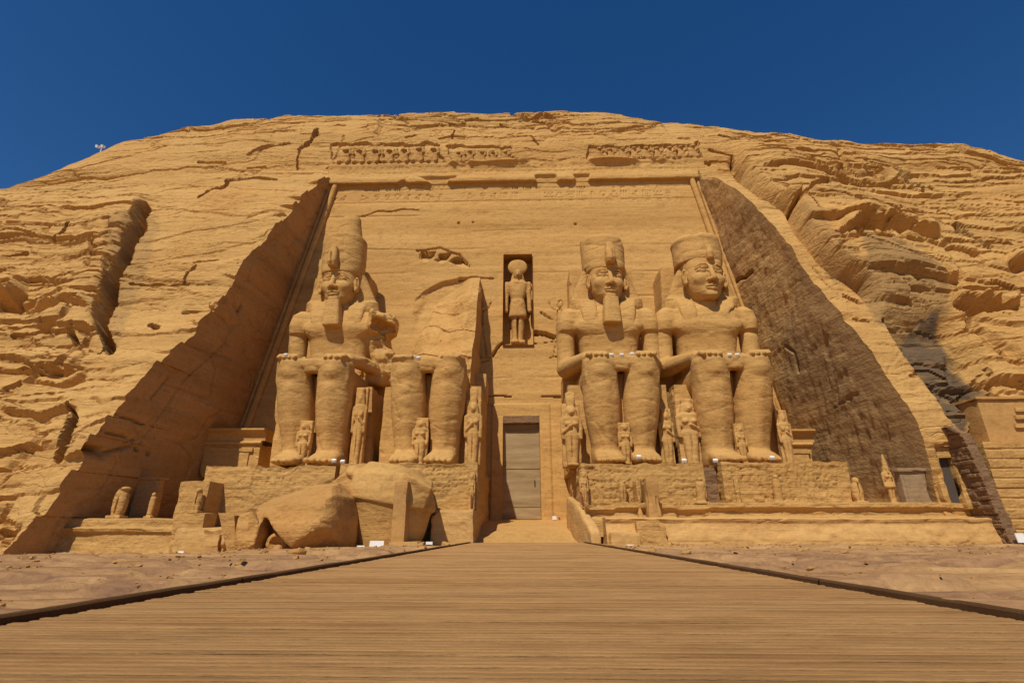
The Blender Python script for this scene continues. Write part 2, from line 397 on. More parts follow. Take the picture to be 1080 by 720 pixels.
# ------------------------------------------------------------------ carved signs
rng = np.random.RandomState(3)
GL = []
for txt in ["..###..|.#...#.|.#.#.#.|.#...#.|..###..|.......|.......", "...#...|..###..|...#...|..###..|.#.#.#.|...#...|..#.#..",
            ".......|#..#..#|.#.#.#.|..#.#..|.......|#######|.......", ".##....|###....|.#####.|..#####|...###.|...#.#.|..##.##",
            "..##...|.#..#..|..##...|.####..|...#...|...#...|..###..", "#.#.#..|#.#.#..|#.#.#..|#.#.#..|#.#.#..|#.#.#..|.......",
            "..###..|.#...#.|.#...#.|.#...#.|..###..|...#...|...#...", "....#..|...##..|..#.#..|.#..#..|####...|..#....|..##...",
            "#######|#.....#|#.###.#|#.#.#.#|#.###.#|#.....#|#######", "...#...|..#.#..|..#.#..|.#...#.|.#...#.|#.....#|#######",
            "...###.|..#....|..####.|..#..#.|..####.|...#...|...#...", "#......|##.....|#.##...|#...##.|#.##...|##.....|#......"]:
    GL.append(np.array([[ch == '#' for ch in r] for r in txt.split('|')], float))
def glyphs(u, v, cell, seed=0):
    """u,v in metres; carved depth 0..1 of rows of small signs"""
    ci, cj = np.floor(u / cell), np.floor(v / cell); k = (h32(ci, cj, seed) * len(GL)).astype(int) % len(GL)
    a = ((u / cell - ci) * 9).astype(int) - 1; b = ((v / cell - cj) * 9).astype(int) - 1
    G = np.array(GL); ok = (a >= 0) & (a < 7) & (b >= 0) & (b < 7)
    return np.where(ok, G[k, 6 - np.clip(b, 0, 6), np.clip(a, 0, 6)], 0) * (h32(ci, cj, seed + 3) > .12)
# ------------------------------------------------------------------ lie of the land
def Yf(z): return 38.0 + .08 * z                      # the battered facade plane
def XLf(z): return -22.96 + (z - 1.37) / 31.03 * 4.38
def XRf(z): return 20.30 - (z - 1.35) / 30.02 * 3.83
ZT = 32.4; FLL, FLR = .04, .10
LEFT = [(350,187),(345,188),(340,190),(329,197),(318,205),(304,222),(290,240),(276,258),(264,272),(258,276),(250,290),(240,306),(228,324),(222,332),(205,345),(185,364),(172,374),(160,388),(150,400),(130,420),(110,445),(90,475),(75,500),(60,522),(40,545),(22,566),(8,583)]
RIGHT = [(740,188),(752,187),(762,190),(775,198),(788,209),(800,222),(818,240),(835,262),(850,285),(868,310),(884,327),(900,345),(918,369),(935,395),(950,417),(965,440),(975,465),(984,500),(991,535)]
def edge_table(poly, sgn):
    if sgn < 0: B, T, fl = np.array([XLf(0), 38, 0.]), np.array([XLf(30), Yf(30), 30.]), FLL
    else: B, T, fl = np.array([XRf(0), 38, 0.]), np.array([XRf(30), Yf(30), 30.]), FLR
    n = np.cross(T - B, np.array([sgn * fl, -1, 0])); z = []; s = []
    for q in poly:
        P = onpl(*q, B, n); z.append(P[2]); s.append(Yf(P[2]) - P[1])
    z = np.array(z)[::-1]; s = np.array(s)[::-1]; o = np.argsort(z); return z[o], np.maximum(s[o], 0.05)
zL, sL = edge_table(LEFT, -1); zR, sR = edge_table(RIGHT, 1)
def SL(z): return np.interp(z, zL, sL)
def SR(z): return np.interp(z, zR, sR)
UPZ = np.array([31.0, ZT, 33.9, 35.2, 36.6, 38.5, 41.5, 44.5, 45.7]); UPY = np.array([39.2, 40.55, 41.1, 41.15, 41.25, 41.9, 43.2, 44.9, 46.0])
SKY = [(-30,210),(0,198),(60,180),(80,168),(105,158),(150,143),(180,138),(215,131),(260,125),(300,122),(345,122),(400,121),(440,119),(480,118),(520,120),(560,118),(600,117),(640,119),(690,126),(694,129),(735,131),(790,137),(840,143),(905,150),(945,152),(985,150),(993,154),(1000,151),(1040,154),(1058,161),(1068,166),(1080,170),(1100,178)]
sk = np.array([onY(x, y, 46.) for x, y in SKY])
lo_rows = np.linspace(-1.5, ZT, 330); up_rows = np.concatenate([np.linspace(ZT, 33.9, 12)[1:], np.linspace(33.9, 45.7, 125)[1:]])
KM = len(lo_rows) + 10                                    # first row of the part over the facade (z = 33.9)
back = [(46.6, 47.6), (47.2, 50), (47.8, 55), (48.5, 66), (49, 90), (49, 150)]
rz = np.concatenate([lo_rows, up_rows, [b[0] for b in back]]); NR = len(rz); nb = len(back)
# straight part of the profile
def base_y(z, side):
    y = Yf(z) - (SL(z) if side < 0 else SR(z))
    y = np.where(z > ZT - .01, np.interp(z, UPZ, UPY), y)
    return y
yl, yr = base_y(rz, -1), base_y(rz, 1)
lowz = rz < min(zL[0], zR[0])
for a, zz in ((yl, zL), (yr, zR)):
    y0 = np.interp(zz[0], rz, a); a[rz < zz[0]] = y0 - (zz[0] - rz[rz < zz[0]]) * .5
for i, (bz, by) in enumerate(back): yl[NR - nb + i] = yr[NR - nb + i] = by
offs = np.concatenate([np.arange(0, 39, .118), np.linspace(39.3, 130, 60)])
xl_e = np.where(rz <= ZT, XLf(rz) - FLL * SL(rz), XLf(ZT) - FLL * SL(ZT)); xr_e = np.where(rz <= ZT, XRf(rz) + FLR * SR(rz), XRf(ZT) + FLR * SR(ZT))
mid = np.linspace(0, 1, 330)[1:-1]
X = np.concatenate([xl_e[:, None] - offs[::-1][None], xl_e[:, None] + (xr_e - xl_e)[:, None] * mid[None], xr_e[:, None] + offs[None]], 1)
nL, nM, nRr = len(offs), len(mid), len(offs); NC = X.shape[1]
wside = ss(-18, 16, X); Y = yl[:, None] * (1 - wside) + yr[:, None] * wside
ztop = np.interp(X[:1].repeat(NR, 0), sk[:, 0], sk[:, 2]); ztop = np.interp(X, sk[:, 0], sk[:, 2])
Z = np.broadcast_to(rz[:, None], X.shape).copy()
up = Z > ZT; Z[up] = (ZT + (Z - ZT) * (ztop - ZT) / (45.7 - ZT))[up]
# gentle large forms
away = np.minimum(ss(0, 8, -(X - xl_e[:, None])) + ss(0, 8, X - xr_e[:, None]), 1)
Y = Y + away * 1.6 * fbm(X * .06, Z * .05, 0, 3, 5)
px, py = proj(X, Y, Z)
vis = (px > -60) & (px < 1140) & (py > 60)
# signed distance right of the natural gully on the right
gy = [118,150,165,175,190,205,222,236,250,262,275,290,303,322,340,352,370,388,405,422,440,470]; gx = [760,768,774,772,782,802,832,838,848,856,866,882,905,920,934,940,952,964,976,988,1001,1030]
right = px - np.interp(py, gy, gx)
glx = np.interp(py, [200,222,250,290,330,372,420,480,520], [160,156,146,124,112,106,70,40,20]); leftd = glx - px
zone_r = ss(-2, 12, right); zone_l = ss(-4, 14, leftd) * ss(195, 235, py)
D = np.zeros(X.shape)
crest = ss(152, 128, py)
amp = .05 + .22 * zone_r * ss(-10, 40, right) + .17 * zone_l + .08 * crest + .20 * (1 - away) * 0 + .05 * ss(150, 60, px)
amp = np.where(py > 470, amp * .8, amp)
wx = fbm(X * .13, Z * .13, 0, 3, 31) * 2.5; wz = fbm(X * .10, Z * .14, 0, 3, 37) * 1.6
tilt = (X - 20) * .10 * zone_r * ss(18, 40, X)
fine_ = .25 * fbm(X * .9, Z * .9, 0, 3, 33)
v1, e1 = cells((X + wx + fine_) / 6.5, (Z + wz * .6 + tilt + fine_) / 1.25, 1); v2, e2 = cells((X + wx * .6) / 3.2, (Z + wz * .5 + tilt + fine_) / .62, 7); v3, e3 = cells((X + wx) / 15., (Z + wz * .7 + tilt + fine_) / 4.2, 13)
D += amp * (1.1 * v3 + .85 * v1 + .38 * v2)
cm = ss(-.05, .25, fbm(X * .12, Z * .3, 0, 3, 35)); ca = .03 + 1.55 * amp
D -= ca * (.85 * ss(.11, .02, e1) * cm + 1.2 * ss(.05, .01, e3) + .45 * ss(.14, .03, e2) * (1 - cm) * ss(-.2, .2, fbm(X * .2, Z * .5, 0, 2, 36)))
D += (.08 + amp * .42) * fbm(X * .42, Z * .7, 0, 4, 41) + .035 * fbm(X * 1.6, Z * 3.0, 0, 3, 43)
lam = vn(X * .05, (Z + wz * .5) * 2.6, 0, 51); D += (.015 + amp * .13) * np.sign(lam) * np.abs(lam) ** .6
# crest: overhanging beds and nicks on the skyline
D += crest * .16 * cells((X + wx) / 5.1, (Z + wz * .5) / .9, 77)[0]
# natural rock bulging over the smooth strip, gully, hollow lower down
D += 1.25 * ss(0, 10, right) * ss(150, 185, py) * ss(345, 300, py) * ss(140, 40, right) * (1 + .12 * v1)
D -= 1.3 * ss(-1, 9, right) * ss(92, 60, right) * ss(325, 350, py) * ss(480, 455, py) * (1 + .15 * v1)
D -= .9 * ss(6, 0, np.abs(right + 1)) * ss(165, 190, py) * ss(320, 300, py)
D += .8 * zone_l * ss(90, 20, leftd) * ss(380, 330, py) * (1 + .12 * v1)
def box_of(ax_, ay_, pts, m_):
    xs = [p_[0] for p_ in pts]; ys = [p_[1] for p_ in pts]
    return np.nonzero((ax_ > min(xs) - m_) & (ax_ < max(xs) + m_) & (ay_ > min(ys) - m_) & (ay_ < max(ys) + m_))
JA = fbm(X * .8, Z * .8, 0, 4, 61); JB = fbm(X * .35, Z * .35, 0, 2, 62); JW = np.abs(vn(X * .45, Z * .45, 0, 64)); JL = fbm(X * .45, Z * .3, 0, 2, 67)
def groove(pts, wpx, depth, noise_=.5):
    k = box_of(px, py, pts, wpx * 2 + 6)
    big = wpx >= 5; j = (JB[k] * wpx * .5) if big else JA[k] * (wpx * .6 + 3.0) * noise_
    wv = wpx * (.9 + .3 * JB[k]) if big else wpx * (.45 + .75 * JW[k]) * .85
    d = pdist(px[k] + j, py[k] + j * .7, pts); D[k] -= depth * (1.0 if big else 1.6) * ss(wv, wv * (.35 if big else .55), d) * vis[k]
def ledge(pts, h, fall=16, under=3.0):
    """bed that sticks out above a line of shade"""
    pts = sorted(pts); xs = [p[0] for p in pts]; ys = [p[1] for p in pts]; k = box_of(px, py, pts, fall + 10); j = JL[k] * 4 + JA[k] * 1.0
    dy = np.interp(px[k], xs, ys) - (py[k] + j); m = ss(xs[0] - 3, xs[0] + 8, px[k]) * ss(xs[-1] + 3, xs[-1] - 8, px[k])
    D[k] += m * vis[k] * (h * ss(0, 2.5, dy) * ss(fall, 2, dy) - .6 * h * ss(-under - 2, -under, dy) * ss(1, 0, dy))
groove([(154,222),(149,232),(150,242),(138,256),(133,276),(120,290),(118,308),(110,322),(109,345),(116,368)], 6.5, 1.9)
groove([(120,300),(113,330)], 7, 1.2)
groove([(77,440),(70,462),(62,482)], 6, 2.4)
groove([(70,425),(80,437)], 3, .8); groove([(0,322),(22,323),(38,318)], 6, 1.2)
ledge([(0,316),(14,317),(26,308)], 1.4, 26); groove([(0,560),(18,558),(8,575)], 6, 1.2)
for pts, wd, dp in [([(211,209),(222,200),(236,197),(241,190),(262,190),(270,188),(292,190)], 2.2, .55), ([(262,163),(270,158),(285,154),(305,151)], 2.4, .5),
    ([(316,157),(330,145),(334,138)], 3.0, .7), ([(316,158),(313,178)], 1.4, .3), ([(210,170),(238,171)], 1.6, .4), ([(136,299),(160,301),(198,300)], 1.6, .45),
    ([(193,299),(197,288),(207,281)], 2.4, .5), ([(205,277),(228,273)], 1.5, .3), ([(193,330),(225,328),(230,322)], 2.4, .5), ([(262,178),(280,176)], 1.5, .3),
    ([(345,178),(357,172),(362,162)], 2.2, .5), ([(352,165),(360,150),(362,143)], 1.6, .3), ([(478,136),(478,146)], 1.5, .6), ([(463,146),(490,144),(520,142)], 1.3, .3),
    ([(428,145),(440,142)], 1.5, .4), ([(413,124),(430,124)], 2.2, .5), ([(352,132),(365,133)], 1.6, .4), ([(475,129),(490,129)], 1.6, .4), ([(528,131),(536,131)], 1.5, .4),
    ([(490,124),(503,124)], 1.8, .4), ([(540,120),(556,122),(573,120),(585,122)], 2.4, .6), ([(556,127),(573,127)], 2.2, .6), ([(540,143),(560,142),(568,152)], 1.6, .4),
    ([(628,140),(640,139)], 1.6, .4), ([(676,153),(686,153)], 2, .5), ([(715,146),(727,147)], 2, .5), ([(760,146),(782,152)], 2.2, .6), ([(748,160),(772,167),(772,176)], 2.4, .7),
    ([(735,158),(742,172),(748,174)], 2.6, .6), ([(749,172),(772,173)], 1.6, .5), ([(833,224),(846,210),(862,200),(872,195)], 4.5, 1.3), ([(880,184),(905,177),(930,179),(955,187),(968,194),(974,204)], 2.2, .8),
    ([(857,170),(873,172)], 2.4, .6), ([(1008,238),(1022,246),(1035,258),(1042,262)], 4.0, 1.4), ([(898,262),(915,250),(917,262),(936,260)], 3.6, 1.0), ([(930,245),(948,242)], 2.4, .6),
    ([(944,227),(960,229)], 1.6, .4), ([(993,254),(1004,255)], 2, .5), ([(1048,294),(1070,299)], 1.6, .5), ([(890,312),(905,318)], 2.4, .5), ([(900,334),(916,338)], 2, .5),
    ([(760,300),(770,306)], 1.3, .25), ([(858,282),(871,298),(878,306)], 1.4, .3), ([(840,207),(858,238)], 1.3, .25), ([(0,268),(28,266)], 3, .8), ([(60,255),(76,240)], 4, 1.0),
    ([(10,350),(40,348),(75,352)], 2, .6), ([(20,385),(60,391),(82,388)], 2.6, .7), ([(0,405),(14,398)], 2.2, .6), ([(113,350),(104,372)], 3, .8), ([(75,350),(78,358)], 5, 1.0), ([(157,342),(165,345)], 4, .8),
    ([(934,335),(948,352),(960,350)], 3, .8), ([(955,375),(990,372),(1010,380)], 2.0, .5), ([(960,395),(985,390),(1015,398),(1040,410)], 1.6, .4), ([(1020,405),(1045,385),(1062,420)], 1.5, .4)]:
    groove(pts, wd, dp)
ledge([(878,262),(905,246),(935,245),(960,250),(990,252)], .9, 24, 4); ledge([(1003,322),(1040,330),(1074,324)], 1.1, 22, 5); ledge([(1062,280),(1082,286)], .9, 24, 6); ledge([(868,190),(920,183),(960,190)], .35, 14)
ledge([(475,175),(520,173),(560,176)], .55, 5, 2); ledge([(620,176),(660,174),(710,177)], .7, 6, 2); ledge([(730,262),(700,262)], .0)
ledge([(40,330),(70,322),(100,330)], .5, 18); ledge([(30,395),(60,400),(90,392)], .4, 16); ledge([(0,430),(40,436),(80,428)], .35, 16)
# fade next to the chiselled edges so that they stay crisp
ed = np.minimum(np.abs(X - xl_e[:, None]), np.abs(X - xr_e[:, None])); D = D * (.30 + .70 * ss(.1, 2.2, ed)) + (rz[:, None] < ZT) * ss(1.6, 0, ed) * (.22 * fbm(X * .3, Z * 1.1, 0, 4, 71) + .30 * (X < 0) * cells(X / 3., (Z + wz) / 1.1, 72)[0])
midm = (X > xl_e[:, None] + .3) & (X < xr_e[:, None] - .3) & (np.arange(NR)[:, None] <= KM + 1); D[midm] = np.clip(D[midm], -.1, .12)
D[NR - nb:] *= .3
for q_ in ([(350,151),(466,151),(466,175),(350,175)], [(474,153),(541,153),(541,175),(474,175)], [(622,153),(738,153),(738,175),(622,175)]): D -= (.24 + .2 * JA) * inpoly(px + JA * 5 + JL * 3, py + JA * 4, q_)
D -= 4.5 * inpoly(px, py, [(975,470),(1036,462),(1040,414),(1250,405),(1250,620),(985,600)]) * ss(.5, 1.5, ed)
X2 = X + .12 * fbm(X * .8, Z * .8, 0, 3, 81) * (ed > .3) * ~midm; Y2 = Y - .87 * D; Z2 = Z + .49 * D
for _ in range(3):                                           # settle the skyline on its surveyed line
    qx, qy = proj(X2, Y2, Z2); bx_ = np.clip(((qx + 60) / 12).astype(int), 0, 99); m_ = (qx > -60) & (qx < 1139) & (Z2 > 28)
    topy = np.full(100, 999.); np.minimum.at(topy, bx_[m_], qy[m_]); cxs = -54 + 12 * np.arange(100)
    dy_ = np.convolve(np.pad(topy - np.interp(cxs, [p_[0] for p_ in SKY], [p_[1] for p_ in SKY]), 3, 'edge'), np.ones(7) / 7, 'valid')
    dist = np.hypot(np.hypot(X2, Y2), Z2)
    Z2 = Z2 + np.interp(qx, cxs, dy_) / 540 * dist * .9 * ss(33.2, 42, Z2 * 45.7 / np.maximum(ztop, 30)) 
stain_shade = np.zeros(X.shape)
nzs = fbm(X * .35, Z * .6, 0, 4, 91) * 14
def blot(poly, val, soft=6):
    global stain_shade
    m = inpoly(px + nzs * .4, py + nzs * .4, poly); stain_shade = np.maximum(stain_shade, m * val)
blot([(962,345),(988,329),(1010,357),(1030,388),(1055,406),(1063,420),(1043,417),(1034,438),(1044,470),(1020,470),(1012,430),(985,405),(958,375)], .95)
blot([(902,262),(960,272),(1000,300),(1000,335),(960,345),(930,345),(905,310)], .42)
blot([(940,335),(975,335),(1000,372),(985,420),(952,375)], .5); blot([(838,225),(862,240),(905,300),(880,300)], .25)  # second blot paints the right gully's shade into the rock colour
blot([(120,240),(155,225),(170,240),(125,370),(105,360)], .25)  # shadow in the left gully, painted as darker rock
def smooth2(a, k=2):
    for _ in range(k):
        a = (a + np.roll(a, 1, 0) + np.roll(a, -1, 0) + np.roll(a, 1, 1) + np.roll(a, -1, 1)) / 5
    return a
stain_shade = smooth2(stain_shade, 1)
Q = sheet(NR, NC, False)
keep = np.ones(Q.shape[:2], bool); keep[:KM, nL - 1:nL + nM] = False
CV = np.stack([X2, Y2, Z2], -1)
cliff = mesh('cliff', CV, Q[keep], M_CLIFF, smooth=False, attrs={'stain_shade': stain_shade}); tag(cliff, 'layered orange sandstone cliff around the temple front', kind='structure')
# ------------------------------------------------------------------ temple front
TF = empty('temple_facade', (0, 38, 0), 'huge flat sandstone temple front cut into the cliff between slanting side walls', 'temple')
KL = len(lo_rows)
def side_wall(col, sgn, m):
    nin = 130; t = (np.linspace(0, 1, nin) ** .9)
    z = lo_rows; xi = (XLf(z) if sgn < 0 else XRf(z)); inner = np.stack([xi + sgn * -.05, Yf(z) + .05, z], -1)
    outer = CV[:KL, col]
    V = inner[:, None] * (1 - t)[None, :, None] + outer[:, None] * t[None, :, None]
    d = (1 - ss(.80, 1, t))[None] * ss(0, .06, t)[None]; s = (outer[:, 1:2] - inner[:, 1:2]) * t[None]
    z3 = V[..., 2]
    if sgn < 0: n = .16 * fbm(s * .25, z3 * .5, 0, 4, 3) + .05 * fbm(s * 1.2, z3 * 2.4, 0, 3, 4) - .12 * ss(.05, 0, cells(s / 5., z3 / 3., 5)[1])
    else: n = .26 * fbm(s * .22 + z3 * .12, z3 * .3, 0, 3, 13) + .10 * fbm(s * 2.2 + z3 * 1.3, z3 * .8 - s * .5, 0, 4, 14) + .02 * cells((s + z3 * .35) / 2.2, z3 / 1.2, 15)[0]
    V[..., 0] += -sgn * n * d
    x_, y_ = proj(V[..., 0], V[..., 1], V[..., 2]); st = np.zeros(x_.shape)
    if sgn > 0:
        st = ss(.4, -.2, fbm(s * .22 + z3 * .1, z3 * .25, 0, 4, 17)) * .8
        for pts, wd, dp in [([(772,300),(780,294),(786,293),(793,286)], 2.0, .6), ([(828,365),(838,372),(842,392)], 1.6, .25), ([(880,430),(905,415)], 1, .1)]:
            V[..., 0] += dp * ss(wd, wd * .3, pdist(x_, y_, pts))
    else:
        for pts, wd, dp in [([(60,470),(105,478),(140,470)], 2, .3), ([(116,434),(152,447)], 1.4, .4), ([(107,453),(142,464)], 1.4, .4), ([(92,470),(106,474)], 4, 1.2), ([(160,420),(178,398)], 1.3, .25), ([(255,322),(252,328)], 2, .5),
                            ([(143,473),(146,475)], 2, .8), ([(156,478),(158,479)], 1.6, .6), ([(148,468),(168,440),(196,400),(240,360)], 1.0, .12)]:
            V[..., 0] -= dp * ss(wd, wd * .3, pdist(x_, y_, pts))
    mesh('side_wall', V, sheet(KL, nin, flip=(sgn < 0)).reshape(-1, 4), m, TF, attrs={'stain_shade': st})
side_wall(nL - 1, -1, M_SIDE_L); side_wall(nL + nM, 1, M_SIDE_R)
DX0, DX1, DZ0, DZ1 = -1.76, 1.0, 1.36, 8.78
NX0, NX1, NZ0, NZ1 = -1.86, .66, 14.7, 23.45
def lin(a, b, s): return np.linspace(a, b, max(2, int((b - a) / s) + 1))
cx = np.unique(np.concatenate([lin(XLf(0), NX0, .078), [DX0], lin(DX0, NX1, .078), lin(NX1, DX1, .078), lin(DX1, XRf(0), .078)]))
cz = np.unique(np.concatenate([lin(-.6, DZ0, .1), lin(DZ0, DZ1, .085), lin(DZ1, NZ0, .078), lin(NZ0, NZ1, .078), lin(NZ1, 32.2, .078)]))
FX, FZ = np.meshgrid(cx, cz); e = 5.0
FX = np.where(FX > e, e + (FX - e) * (XRf(FZ) - e) / (XRf(0) - e), np.where(FX < -e, -e + (FX + e) * (XLf(FZ) + e) / (XLf(0) + e), FX))
fx, fy = proj(FX, Yf(FZ), FZ)
FD = .05 * fbm(FX * .25, FZ * .35, 0, 4, 101) + .018 * fbm(FX * .8, FZ * 3.2, 0, 4, 102)
lam = vn(FX * .03, FZ * 1.7, 0, 103); FD += .02 * np.sign(lam) * np.abs(lam) ** .5
FD -= .035 * ss(.03, 0, cells(FX / 9. + .3 * fbm(FX * .5, FZ * .5, 0, 4, 12), FZ / 2.0 + .15 * fbm(FX * .4, FZ * .9, 0, 3, 13), 104)[1]) * ss(.1, .4, vn(FX * .3, FZ * .3, 0, 9))
for zl_, a_ in ((27.9, .10), (26.1, .05), (24.3, .08), (21.7, .06), (19.2, .09), (17.0, .06), (13.6, .08), (11.9, .06), (10.2, .05)): FD -= a_ * ss(.09, .02, np.abs(FZ - zl_ - .25 * fbm(FX * .12, 0 * FX, zl_, 3, 5))) * ss(-.1, .2, fbm(FX * .15, FZ * .1, zl_, 3, 6))
band = (fy > 196) & (fy < 212); FD -= .085 * band * glyphs(FX + 40, FZ - 29.62, 1.02, 5) * ss(-.5, .1, fbm(FX * .3, FZ * .3, 0, 3, 8))
FD -= .09 * ss(.07, .02, np.abs(FZ - 29.55)) + .06 * ss(.07, .02, np.abs(FZ - 31.0))
FA = fbm(FX * .8, FZ * .8, 0, 4, 61); FB = np.abs(vn(FX * .7, FZ * .7, 0, 63))
def fg(pts, wd, dp, j=.5):
    k = box_of(fx, fy, pts, wd * 2 + 5); wd = wd * .8; n = FA[k] * (wd + 2.2 * (j > .15)) * j; wv = wd * (.35 + .75 * FB[k]); dp = dp * 1.2
    FD[k] -= dp * ss(wv, wv * .8, pdist(fx[k] + n, fy[k] + n, pts))
for pts, wd, dp in [([(376,229),(390,226),(400,223),(418,222),(441,221)], 1.1, .3), ([(483,235),(484,235)], 1.8, .35), ([(499,235),(500,235)], 1.6, .3), ([(606,236),(607,236)], 1.6, .3),
    ([(484,294),(500,293),(520,294)], 1.5, .6), ([(513,417),(530,418),(540,419)], 1.6, .3), ([(572,418),(592,418)], 1.6, .3), ([(504,382),(516,380)], 1.3, .25),
    ([(562,351),(575,352),(584,356)], 4.5, .9), ([(555,362),(585,360)], 1.3, .2), ([(520,376),(525,368),(531,362)], 3, .5), ([(570,329),(584,338)], 1.6, .2), ([(345,150),(345,151)], 1, 0)]:
    fg(pts, wd, dp)
for P_, y0_, y1_ in (([(441,271),(444,265),(460,265),(456,273),(448,276)], 264, 276), ([(459,275),(463,268),(477,265),(472,274),(465,277)], 264, 278), ([(474,276),(480,271),(489,272),(496,282),(484,280)], 270, 282)):
    nn_ = fbm(FX * 1.2, FZ * 1.2, 0, 3, 65) * 2; FD -= .75 * inpoly(fx + nn_, fy + nn_, P_) * ss(y1_ + 3, y0_, fy)
fg([(440,265),(465,262),(484,268),(495,280)], 1.5, .2)
# sunk-relief worshippers either side of the niche
def figure(x, y, s, f):
    for pts in ([(0,0),(1.5,-4),(4,-6),(6,-3),(5,0),(3,3),(0,1)], [(3,3),(0,6),(-6,3),(-9,-3)], [(3,3),(6,8),(5,20),(8,34),(8,54)], [(0,6),(1,20),(-1,34),(-4,54)], [(5,8),(10,6),(13,0)], [(-1,20),(8,21)], [(8,54),(-8,55)]):
        fg([(x + f * a * s, y + b * s) for a, b in pts], .8, .17, .1)
arcy = np.interp(fx, [434,438,448,465,484,499], [326,315,306,297,293,294]) + FA * 2; dd_ = fy - arcy; FD -= (.34 + .16 * FA) * ss(0, 1.5, dd_ + FA * 2) * ss(46, 14, dd_ + FA * 8) * ss(434, 447, fx + FA * 6) * ss(502, 498, fx)
figure(509, 322, 1.0, -1); figure(588, 322, 1.0, 1)
edge = (np.minimum(np.abs(FX - DX0), np.abs(FX - DX1)) < .3) & (FZ < DZ1 + .3) | ((FX > DX0 - .2) & (FX < DX1 + .2) & (np.abs(FZ - DZ1) < .3))
FD[edge] *= .1
FD -= .16 * ((np.abs(FX + .38) < 3.0) & (FZ < 9.7) & ~((np.abs(FX + .38) < 2.15) & (FZ < 9.6)) & (np.abs(FX + .38) > 2.15)) * 0
FD += .16 * ((np.abs(FX + .38) < 2.2) & (FZ < 9.75))     # raised door surround
cxm = (FX[:-1, :-1] + FX[1:, 1:]) / 2; czm = (FZ[:-1, :-1] + FZ[1:, 1:]) / 2
hole = ((cxm > DX0) & (cxm < DX1) & (czm > DZ0) & (czm < DZ1)) | ((cxm > NX0) & (cxm < NX1) & (czm > NZ0) & (czm < NZ1))
mesh('front_wall', np.stack([FX, Yf(FZ) - FD, FZ], -1), sheet(*FX.shape)[~hole], M_FACE, TF, attrs={'stain_shade': np.zeros(FX.shape)})
def reveal(x0, x1, z0, z1, dy, name, m, rough=.05, back=True):
    b = MB(); n = 14
    def patch(P00, P10, P11, P01):
        u, v = np.meshgrid(np.linspace(0, 1, n), np.linspace(0, 1, n * 2), indexing='ij'); P = (np.array(P00) * ((1 - u) * (1 - v))[..., None] + np.array(P10) * (u * (1 - v))[..., None] + np.array(P11) * (u * v)[..., None] + np.array(P01) * ((1 - u) * v)[..., None])
        b.add(P, sheet(n, n * 2))
    fy0, fy1 = Yf(z0) - .2, Yf(z1) - .2; by0, by1 = Yf(z0) + dy, Yf(z1) + dy
    patch((x0, fy0, z0), (x0, by0, z0), (x0, by1, z1), (x0, fy1, z1)); patch((x1, by0, z0), (x1, fy0, z0), (x1, fy1, z1), (x1, by1, z1))
    patch((x0, fy1, z1), (x0, by1, z1), (x1, by1, z1), (x1, fy1, z1)); patch((x1, fy0, z0), (x1, by0, z0), (x0, by0, z0), (x0, fy0, z0))
    if back: patch((x0, by0, z0), (x1, by0, z0), (x1, by1, z1), (x0, by1, z1))
    return b.build(name, m, TF)
reveal(NX0, NX1, NZ0, NZ1, 1.5, 'niche', M_FACE); reveal(DX0, DX1, DZ0, DZ1, 1.3, 'door_reveal', M_FACE)
b = MB(); b.box(DX0 + .004, DX1 - .004, 38.95, 39.03, DZ0, DZ1 - .01)
door = b.build('door', M_DOOR, TF)
for z in (2.2, 4.9, 7.6): hb = MB(); hb.box(DX0 + .02, DX1 - .02, 38.91, 38.95, z, z + .16); hb.build('crossbar', M_DOOR, door)
hb = MB(); hb.box(.55, .62, 38.86, 38.90, 3.7, 4.1); hb.build('handle', M_IRON, door)
b = MB(); b.box(DX0, DX1, 38.45, 39.6, DZ1 - .55, DZ1 - .004, .3, .03); b.build('lintel', M_DARKST, TF)
# torus mouldings down both edges and along the top, and the cavetto cornice
for sgn in (-1, 1):
    zz = np.linspace(.8, 31.7, 90); x = (XLf(zz) + .62) if sgn < 0 else (XRf(zz) - .62)
    tb = MB(); tb.tube(np.stack([x, Yf(zz) - .10 + .03 * fbm(zz * .4, zz * 0), zz], -1), .27, 10); tb.build('edge_moulding', M_FACE, TF, smooth=True)
    tb = MB(); tb.tube(np.stack([x + sgn * -.0 + sgn * .52, Yf(zz) - .02, zz], -1), .16, 8); tb.build('edge_fillet', M_FACE, TF, smooth=True)
prof = np.array([(31.35, -.1), (31.58, -.02), (31.6, .02), (31.63, .36), (31.7, .40), (31.95, .40), (32.2, .34), (32.45, .26), (32.8, .22), (33.2, .26), (33.55, .42), (33.75, .66), (33.8, .78), (33.98, .80), (34.02, .74), (34.02, -.2), (34.02, -1.6)])
pt = np.linspace(0, len(prof) - 1, 70); pz = np.interp(pt, np.arange(len(prof)), prof[:, 0]); po = np.interp(pt, np.arange(len(prof)), prof[:, 1])
xx = lin(-19.2, 17.2, .09); CX, CZ = np.meshgrid(xx, pz); PO = np.broadcast_to(po[:, None], CX.shape).copy()
cpx, cpy = proj(CX, 40. + 0 * CX, CZ)
brk = ss(.14, .20, fbm(CX * .25, CZ * .2, 0, 4, 201) + .55 * ss(556, 575, cpx) * ss(632, 612, cpx) + .25 * ss(700, 720, cpx) - .30 * ss(470, 400, cpx)) 
flare = .12 + .88 * np.maximum(ss(470, 478, cpx) * ss(600, 560, cpx), ss(618, 624, cpx) * ss(714, 708, cpx)) * (.7 + .3 * vn(CX * .5, 0 * CX, 0, 3)); PO = np.where((CZ > 32.7) & (PO > .1), .1 + (PO - .1) * flare, PO)
